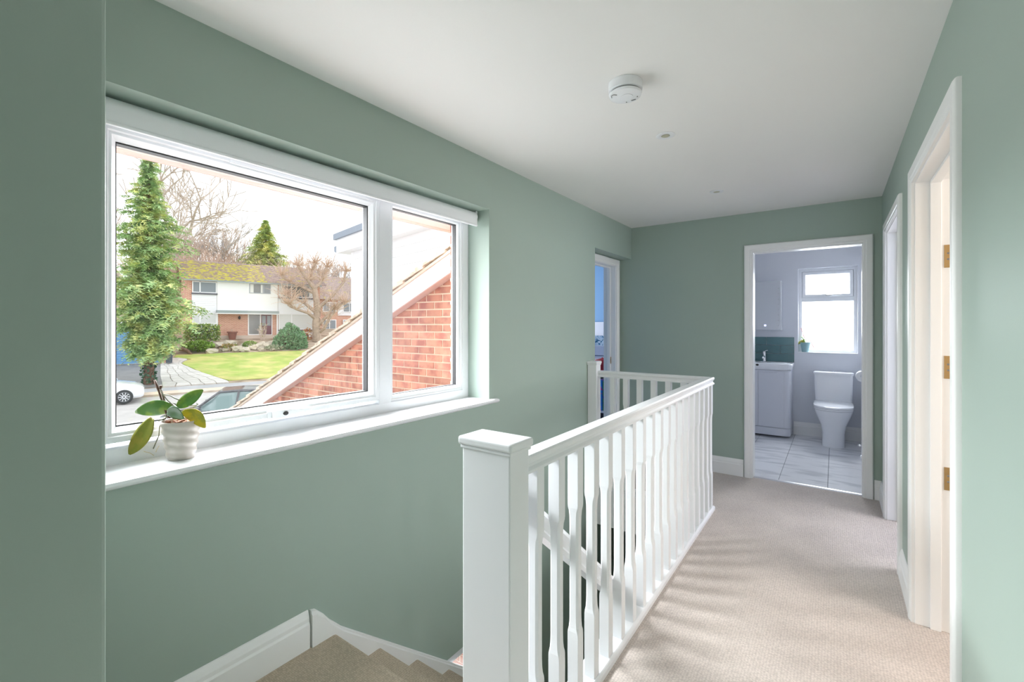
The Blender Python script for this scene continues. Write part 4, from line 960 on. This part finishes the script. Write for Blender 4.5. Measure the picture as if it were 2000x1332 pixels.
m_barkr = M('reddish_brown_twigs', srgb(206, 180, 162), .95); m_barkd = M('dark_brown_bark', srgb(110, 84, 70), .95, var=.25, vs_=6)
m_ivy = M('dark_ivy_leaves', srgb(58, 96, 70), .5, var=.3, vs_=8); m_box = M('glossy_hedge_leaves', srgb(110, 140, 62), .5, var=.3, vs_=5, col2=srgb(160, 170, 90), c2s=4)
m_low = M('bright_low_shrub', srgb(120, 150, 60), .7, var=.25, vs_=4)
cy = conifer('cypress_tree', -.05, 30.6, -1.75, 12.0, 2.75, 4, 'tall shaggy green conifer with an ivy-clad trunk by the driveway', m_cyp, m_barkd, 460, .58, .13, .58, .42, 22, .42, .25)
rng = random.Random(8); b = B(); pts = []
for k in range(420):
    a = rng.uniform(0, 6.283); z = rng.random()**1.2*2.4; p = Vector(E(-.05, 30.6, -1.7+z)); r = .25-.03*z+rng.uniform(-.03, .07); pts.append(p+Vector((math.cos(a)*r, math.sin(a)*r, 0)))
cards(b, pts, .16, rng, 1.1); o = obj('ivy', b, m_ivy, cy); o['kind'] = 'stuff'
conifer('conifer_tree', 11.0, 62, 2.0, 12.2, 5.2, 9, 'broad yellow-green conifer rising behind the mossy roof', m_fir, m_barkd, 340, 1.1, .05, .95, 0, 18, .25)
bare_tree('bare_tree', -1.6, 46, .2, 16, 31, 'large leafless tree spreading branches behind the tall conifer', m_barkb, .38, 5, .95, nkid=3, twig=.03, trunkfrac=.40)
wl_ = [('leafless grey woodland tree behind the house roof, first from the left', 2.6), ('leafless grey woodland tree behind the house roof, second from the left', 5.2), ('leafless grey woodland tree behind the house roof, third from the left', 7.6), ('leafless grey woodland tree just right of the yellow-green conifer', 14.3), ('leafless grey woodland tree second right of the yellow-green conifer', 17.2), ('leafless grey woodland tree above the pollarded tree, furthest right', 20.5)]
for i, (lab, s) in enumerate(wl_):
    bare_tree('woodland_tree', s, 66+1.5*(i % 3), 2.2, 13.2+(i*1.3) % 1.8-(4.0 if i > 2 else 0), 50+i, lab, m_barkg if i % 2 else m_barkp, .2, 4, .42, nkid=4, twig=.03, group='bare woodland trees', trunkfrac=.2)
def twig_bush(name, s, q, z0, R, H, n, seed, label, mat, cat='shrub', group=None, r=.018, leaves=None):
    rng = random.Random(seed); t = thing(name, E(s, q, z0), label, cat, group); b = B()
    for k in range(n):
        a = rng.uniform(0, 6.283); l = rng.uniform(.3, 1)*R; p0 = Vector(E(s, q, z0))+Vector((math.cos(a), math.sin(a), 0))*l*.5; p1 = Vector(E(s, q, z0))+Vector((math.cos(a)*l*1.1, math.sin(a)*l*1.1, H*rng.uniform(.5, 1)))
        mid = p0.lerp(p1, .5)+Vector((rng.gauss(0, .15), rng.gauss(0, .15), .1*H)); b.tube([p0, mid, p1], [r*1.4, r, r*.6], 3)
        for j in range(3):
            c = mid.lerp(p1, rng.random()); b.tube([c, c+Vector((rng.gauss(0, .25), rng.gauss(0, .25), rng.uniform(.1, .4)))*H*.35], [r*.7, r*.4], 3)
    obj('twigs', b, mat, t)
    if leaves:
        bl = B(); cards(bl, blob(leaves[1], (s, q, z0+H*.6), R*.8, R*.8, H*.45, rng, .2), leaves[2], rng); o = obj('leaves', bl, leaves[0], t); o['kind'] = 'stuff'
for i, (s, q, H) in enumerate(((1.6, 58, 8.2), (4.0, 58.5, 8.6), (6.3, 58, 8.0), (8.3, 59, 7.6), (15.0, 58, 6.5))):
    twig_bush('brown_thicket', s, q, 1.0, 2.0, H, 230, 70+i, 'reddish-brown leafless thicket showing above the roof, number %s from the left' % ('one', 'two', 'three', 'four', 'five')[i], m_barkr, 'shrub', 'brown thickets behind the house', .02)
# pollarded tree
rng = random.Random(77); m_pol = M('pollard_bark', srgb(172, 152, 138), .95, var=.2, vs_=4); pt = thing('pollarded_tree', E(12.1, 44.2, .0), 'pollarded bare tree with knobbly limbs and fine twigs right of the house', 'tree')
b = B(); tw = B(); base = Vector(E(12.1, 44.2, -.1))
def EV(ds, dq, dz): return Vector(E(ds, dq, 0))+Vector((0, 0, dz))
b.tube([base, base+EV(-.1, 0, 1.6), base+EV(.05, 0, 3.2), base+EV(-.25, 0, 4.9)], [.42, .34, .30, .24], 10); obj('trunk', b, m_pol, pt)
limbs = [((0, 0, 3.0), (1.2, -.4, 4.2), (2.3, -.4, 5.6), (2.5, -.3, 6.6)), ((-.2, 0, 4.8), (-.5, .2, 5.6), (-.35, .2, 6.6), (-.1, .1, 7.2)), ((-.1, 0, 4.4), (-1.2, .3, 5.0), (-2.2, .4, 5.4), (-2.9, .4, 5.9)),
         ((0, 0, 2.0), (-.9, -.4, 2.6), (-1.9, -.6, 2.9), (-2.6, -.6, 3.3)), ((0, 0, 1.4), (.7, -.5, 2.3), (1.3, -.6, 3.2), (2.3, -.7, 3.6)), ((-.2, 0, 4.9), (.4, 0, 5.6), (.6, .1, 6.3), (.9, .1, 6.9)), ((-.1, 0, 4.6), (-.9, -.3, 5.6), (-1.4, -.3, 6.3), (-1.7, -.3, 6.8)), ((.0, 0, 2.6), (-1.0, .3, 3.5), (-1.9, .4, 4.0), (-2.6, .5, 4.2)), ((0, 0, .7), (.5, -.5, 1.2), (.9, -.5, 2.0), (1.4, -.6, 2.9))]
for l in limbs:
    b = B(); P4 = [base+EV(*p) for p in l]; b.tube(P4, [.2, .13, .11, .13], 7); obj('limb', b, m_pol, pt)
    for k in range(95):
        j = rng.choice((1, 2, 3, 3, 3)); p = P4[j]; d = Vector((rng.gauss(0, .6), rng.gauss(0, .6), rng.uniform(.1, 1.2))).normalized(); L = rng.uniform(.6, 1.9)
        p2 = p+d*L*.5; d2 = (d+Vector((rng.gauss(0, .3), rng.gauss(0, .3), rng.gauss(.1, .3)))).normalized(); tw.tube([p, p2, p2+d2*L*.5], [.026, .018, .010], 3)
obj('twigs', tw, m_barkr, pt)
# hedge, shrubs
def leafy(name, c, R, n, size, seed, label, mat, cat='shrub', boxy=False, lobes=None, stem=True):
    rng = random.Random(seed); t = thing(name, E(c[0], c[1], c[2]), label, cat); b = B(); pts = []
    if boxy: pts = [E(c[0]+rng.uniform(-1, 1)*R[0], c[1]+rng.uniform(-1, 1)*R[1], c[2]+R[2]*rng.uniform(.05, 2)) for _ in range(n)]
    elif lobes:
        for (ls, lq, lz, r1, r2) in lobes: pts += blob(n//len(lobes), (c[0]+ls, c[1]+lq, c[2]+lz), r1, r1, r2, rng, .7)
    else: pts = blob(n, (c[0], c[1], c[2]+R[2]), *R, rng, .6)
    pts = [p for p in pts if p[2] > c[2]-.05]
    cards(b, pts, size, rng, 1.6, 0, Vector(E(c[0], c[1], c[2]+R[2]*.6)) if not boxy else None); o = obj('leaves', b, mat, t); o['kind'] = 'stuff'
    if stem:
        b = B(); o0 = Vector(E(c[0], c[1], c[2]-.1))
        for k in range(7): b.tube([o0, o0+EV(rng.uniform(-.8, .8)*R[0], rng.uniform(-.5, .5)*R[1], R[2]*1.3)], [.05, .02], 5)
        obj('stems', b, m_barkd, t)
leafy('box_hedge', (3.3, 44.6, .15), (1.2, .35, .66), 2200, .16, 1, 'clipped green hedge under the house window', m_box, 'hedge', True)
leafy('low_shrub', (2.95, 42.7, -.55), (1.0, .6, .32), 1100, .2, 2, 'low spreading bright green shrub at the lawn edge', m_low)
leafy('round_shrub', (6.5, 43.2, -.5), (.5, .4, .26), 600, .14, 3, 'small rounded green shrub among the rockery stones', m_low)
lob = [(-.9, 0, .75, .42, .75), (-.5, -.2, .95, .42, .95), (.0, -.2, 1.3, .42, 1.2), (.4, 0, 1.15, .42, 1.1), (.85, -.1, .9, .4, .9), (-.1, .2, 1.5, .35, 1.05), (.3, -.3, .8, .5, .8), (-.6, .1, 1.25, .3, .7), (1.05, 0, .55, .3, .55), (-1.1, 0, .5, .3, .5)]
leafy('dwarf_cypress', (9.55, 43, -.95), (1.3, .8, 1.3), 7000, .17, 4, 'dense dark green multi-pointed conifer bush on the lawn edge', m_dwarf, 'shrub', False, lob)
leafy('yellow_shrub', (11.4, 44.6, .0), (.5, .35, .55), 350, .14, 5, 'small yellow and red leaved shrub right of the dark bush', M('autumn_leaves', srgb(200, 160, 90), .7, col2=srgb(170, 80, 60), c2s=4))
leafy('brown_heather', (5.0, 42.8, -.62), (.6, .35, .24), 450, .15, 6, 'brownish heather clump in the rockery', M('brown_heather_leaves', srgb(176, 140, 96), .8, col2=srgb(140, 150, 80), c2s=4))
leafy('grey_heather', (8.2, 42.6, -.7), (.7, .3, .2), 420, .14, 7, 'grey-green heather clump left of the dark conifer bush', M('grey_green_leaves', srgb(168, 176, 150), .8))
twig_bush('young_shrub', 7.75, 45.0, .1, .45, 1.5, 16, 12, 'spindly young shrub before the front door', m_barkp, 'shrub', None, .02, (M('sparse_leaves', srgb(160, 160, 90), .7), 70, .12))
m_rock = M('weathered_rockery_stone', srgb(188, 178, 162), .95, rnd=.15, var=.2, vs_=3, bump=.5, bs=6)
rng = random.Random(15)
ORD = 'first second third fourth fifth sixth seventh eighth ninth tenth eleventh twelfth thirteenth fourteenth fifteenth sixteenth seventeenth eighteenth nineteenth twentieth'.split()
for k in range(20):
    s = 3.7+.295*k+rng.uniform(-.06, .06); q = rng.uniform(42.3, 44.4); r = rng.uniform(.2, .42); b = B()
    bmesh.ops.create_icosphere(b.bm, subdivisions=2, radius=r)
    c = Vector(E(s, q, h(q)+r*.25))
    for v in b.bm.verts:
        n_ = v.co.normalized(); f = 1+.22*math.sin(n_.x*5+k)+.18*math.sin(n_.y*7+k*2); v.co = c+Vector((v.co.x*f*1.2, v.co.y*f*1.2, v.co.z*f*.7))
    tag(obj('rockery_stone', b, m_rock), 'weathered pale rockery stone above the lawn, %s from the left' % ORD[k], 'rock', 'rockery stones')
pl = thing('garden_planter', E(5.55, 45.7, .1), 'brown tapered planter against the brick wall', 'planter')
b = B(); b.lathe([(.24, 0), (.34, .58), (.40, .6), (.40, .7), (.34, .7), (.32, .5), (.01, .5)], E(5.55, 45.7, .14), 16); obj('pot', b, M('brown_clay', srgb(140, 92, 80), .7), pl, smooth=False)
b = B(); o0 = Vector(E(5.55, 45.7, .6))
for k in range(10): b.tube([o0, o0+Vector((rng.gauss(0, .15), rng.gauss(0, .2), .45))], .012, 4)
obj('dead_stems', b, m_barkr, pl)
lg = B(); lg.tube([E(1.7, 42.1, -.35), E(2.15, 42.1, -.5), E(2.45, 42.05, -.85)], [.16, .13, .1], 8); tag(obj('fallen_log', lg, m_barkd), 'short leaning tree stump at the lawn corner', 'stump')
gs = thing('garden_steps', E(11.4, 43.6, -.9), 'low stone steps right of the dark conifer bush', 'steps')
for k in range(5): hb('step', 10.6, 12.2, 42.4+.5*k, 42.95+.5*k, -1.0, -.72+.18*k, M('step_stone_%d' % k, srgb(196, 178, 162), .9), gs)

# ---- cars
def car(name, label, s, q, z0, yaw, paint, L=3.6, W=1.64, Hh=1.46, glassm=None, hoodz=.86, sportroof=None):
    t = thing(name, E(s, q, z0), label, 'car')
    c_, s_ = math.cos(yaw), math.sin(yaw)
    def T(x, y, z): return E(s+x*c_-y*s_, q+x*s_+y*c_, z0+z)
    hw = W/2; f = L/2
    def sec(x, w_, zl, zt, k=.9):
        return [(x, -w_*.86, zl), (x, -w_*.98, zl+.08), (x, -w_, zl+(zt-zl)*.5), (x, -w_*.97, zt-.10), (x, -w_*k, zt-.02), (x, -w_*.5, zt+.01), (x, w_*.5, zt+.01), (x, w_*k, zt-.02), (x, w_*.97, zt-.10), (x, w_, zl+(zt-zl)*.5), (x, w_*.98, zl+.08), (x, w_*.86, zl)]
    b = B(); b.loft([sec(x*f, hw*w_, zl, zt) for x, w_, zl, zt in ((1.0, .62, .36, .55), (.985, .78, .26, .66), (.93, .90, .22, .74), (.80, .97, .20, .82), (.55, 1, .18, .90), (.35, 1, .18, .94), (.0, 1, .18, .95), (-.5, 1, .18, .95), (-.85, .98, .2, .95), (-.95, .92, .24, .9), (-1, .8, .3, .75))], T=T)
    smooth_angle(obj('body', b, paint, t), 35)
    def cab(x, wb, wt, zb, zt): return [(x, -wb, zb), (x, -wt, zt-.06), (x, -wt*.86, zt), (x, 0, zt+.015), (x, wt*.86, zt), (x, wt, zt-.06), (x, wb, zb)]
    b = B(); st_ = ((.46, .80, .76, .90, .97), (.22, .90, .70, .93, 1.28), (.10, .92, .69, .94, Hh-.03), (-.2, .92, .69, .94, Hh), (-.6, .91, .68, .94, Hh-.04), (-.86, .86, .66, .93, 1.16), (-.93, .82, .7, .92, .96))
    b.loft([cab(x*f, hw*wb, hw*wt, zb, zt) for x, wb, wt, zb, zt in st_], T=T); smooth_angle(obj('cabin_glass', b, glassm, t), 30)
    b = B(); b.loft([[(x*f, -hw*.61, zt-.005), (x*f, -hw*.66, zt-.045), (x*f, -hw*.58, zt+.012), (x*f, hw*.58, zt+.012), (x*f, hw*.66, zt-.045), (x*f, hw*.61, zt-.005)] for x, zt in ((.12, Hh-.03), (-.2, Hh+.005), (-.62, Hh-.03))], T=T); obj('roof', b, sportroof or paint, t)
    for sd in (-1, 1):
        for pa, pb in (((.46, .82, .93), (.11, .68, Hh-.04)), ((-.12, .93, .93), (-.16, .70, Hh-.03)), ((-.9, .85, .93), (-.62, .68, Hh-.06)), ((-.52, .93, .93), (-.5, .70, Hh-.04))):
            b = B(); b.tube([T(pa[0]*f, sd*pa[1]*hw, pa[2]), T(pb[0]*f, sd*pb[1]*hw, pb[2])], .035, 6); obj('pillar', b, paint, t)
        b = B(); b.tube([T(.11*f, sd*.69*hw, Hh-.04), T(-.2*f, sd*.70*hw, Hh-.02), T(-.62*f, sd*.68*hw, Hh-.05)], .03, 6); obj('roof_rail', b, paint, t)
        b = B(); b.box(.33*f, .42*f, sd*hw*.95, sd*hw*1.17, .92, 1.06, T=T); obj('wing_mirror', b, paint, t)
        b = B(); b.lathe([(.10, 0), (.09, .03), (.001, .05)], (0, 0, 0), 16, T=lambda x, y, z: T(.90*f+z, sd*hw*.62+x, .62+y)); obj('headlight', b, M('headlight_glass', srgb(210, 214, 220), .1), t)
        for wx in (.62, -.66):
            wv = lambda x, y, z: T(wx*f+x, sd*(hw*.80+z), .30+y)
            b = B(); b.lathe([(.20, 0), (.30, .02), (.30, .17), (.26, .20), (.20, .20)], (0, 0, 0), 24, T=wv); wh = smooth_angle(obj('wheel', b, M('tyre_rubber', (.03, .03, .033), .7), t), 40)
            b = B(); b.lathe([(.205, .17), (.205, .203), (.18, .203), (.175, .185), (.001, .18)], (0, 0, 0), 24, T=wv); obj('rim', b, M('alloy', srgb(120, 124, 130), .4), wh)
            for k in range(10):
                a = math.pi*2*k/10; b = B(); b.box(.03, .19, -.014, .014, .186, .206, T=lambda x, y, z: wv(x*math.cos(a)-y*math.sin(a), x*math.sin(a)+y*math.cos(a), z)); obj('spoke', b, M('alloy_spoke', srgb(220, 222, 226), .3), wh)
    return t
m_cgl = M('teal_car_glass', srgb(112, 136, 136), .05, spec=.8)
car('hatchback_car', 'white small car parked at the left edge of the view, front end showing', -1.95, 26.2, h(26.2), 0, M('white_car_paint', srgb(236, 238, 242), .15, coat=.5), 3.5, 1.6, 1.46, m_cgl)
car('black_car', 'black car on the street behind the orchid leaves', 2.15, 18.2, h(18.2), math.pi-.25, M('black_car_paint', srgb(44, 42, 50), .12, coat=.6), 4.1, 1.75, 1.52, m_cgl)
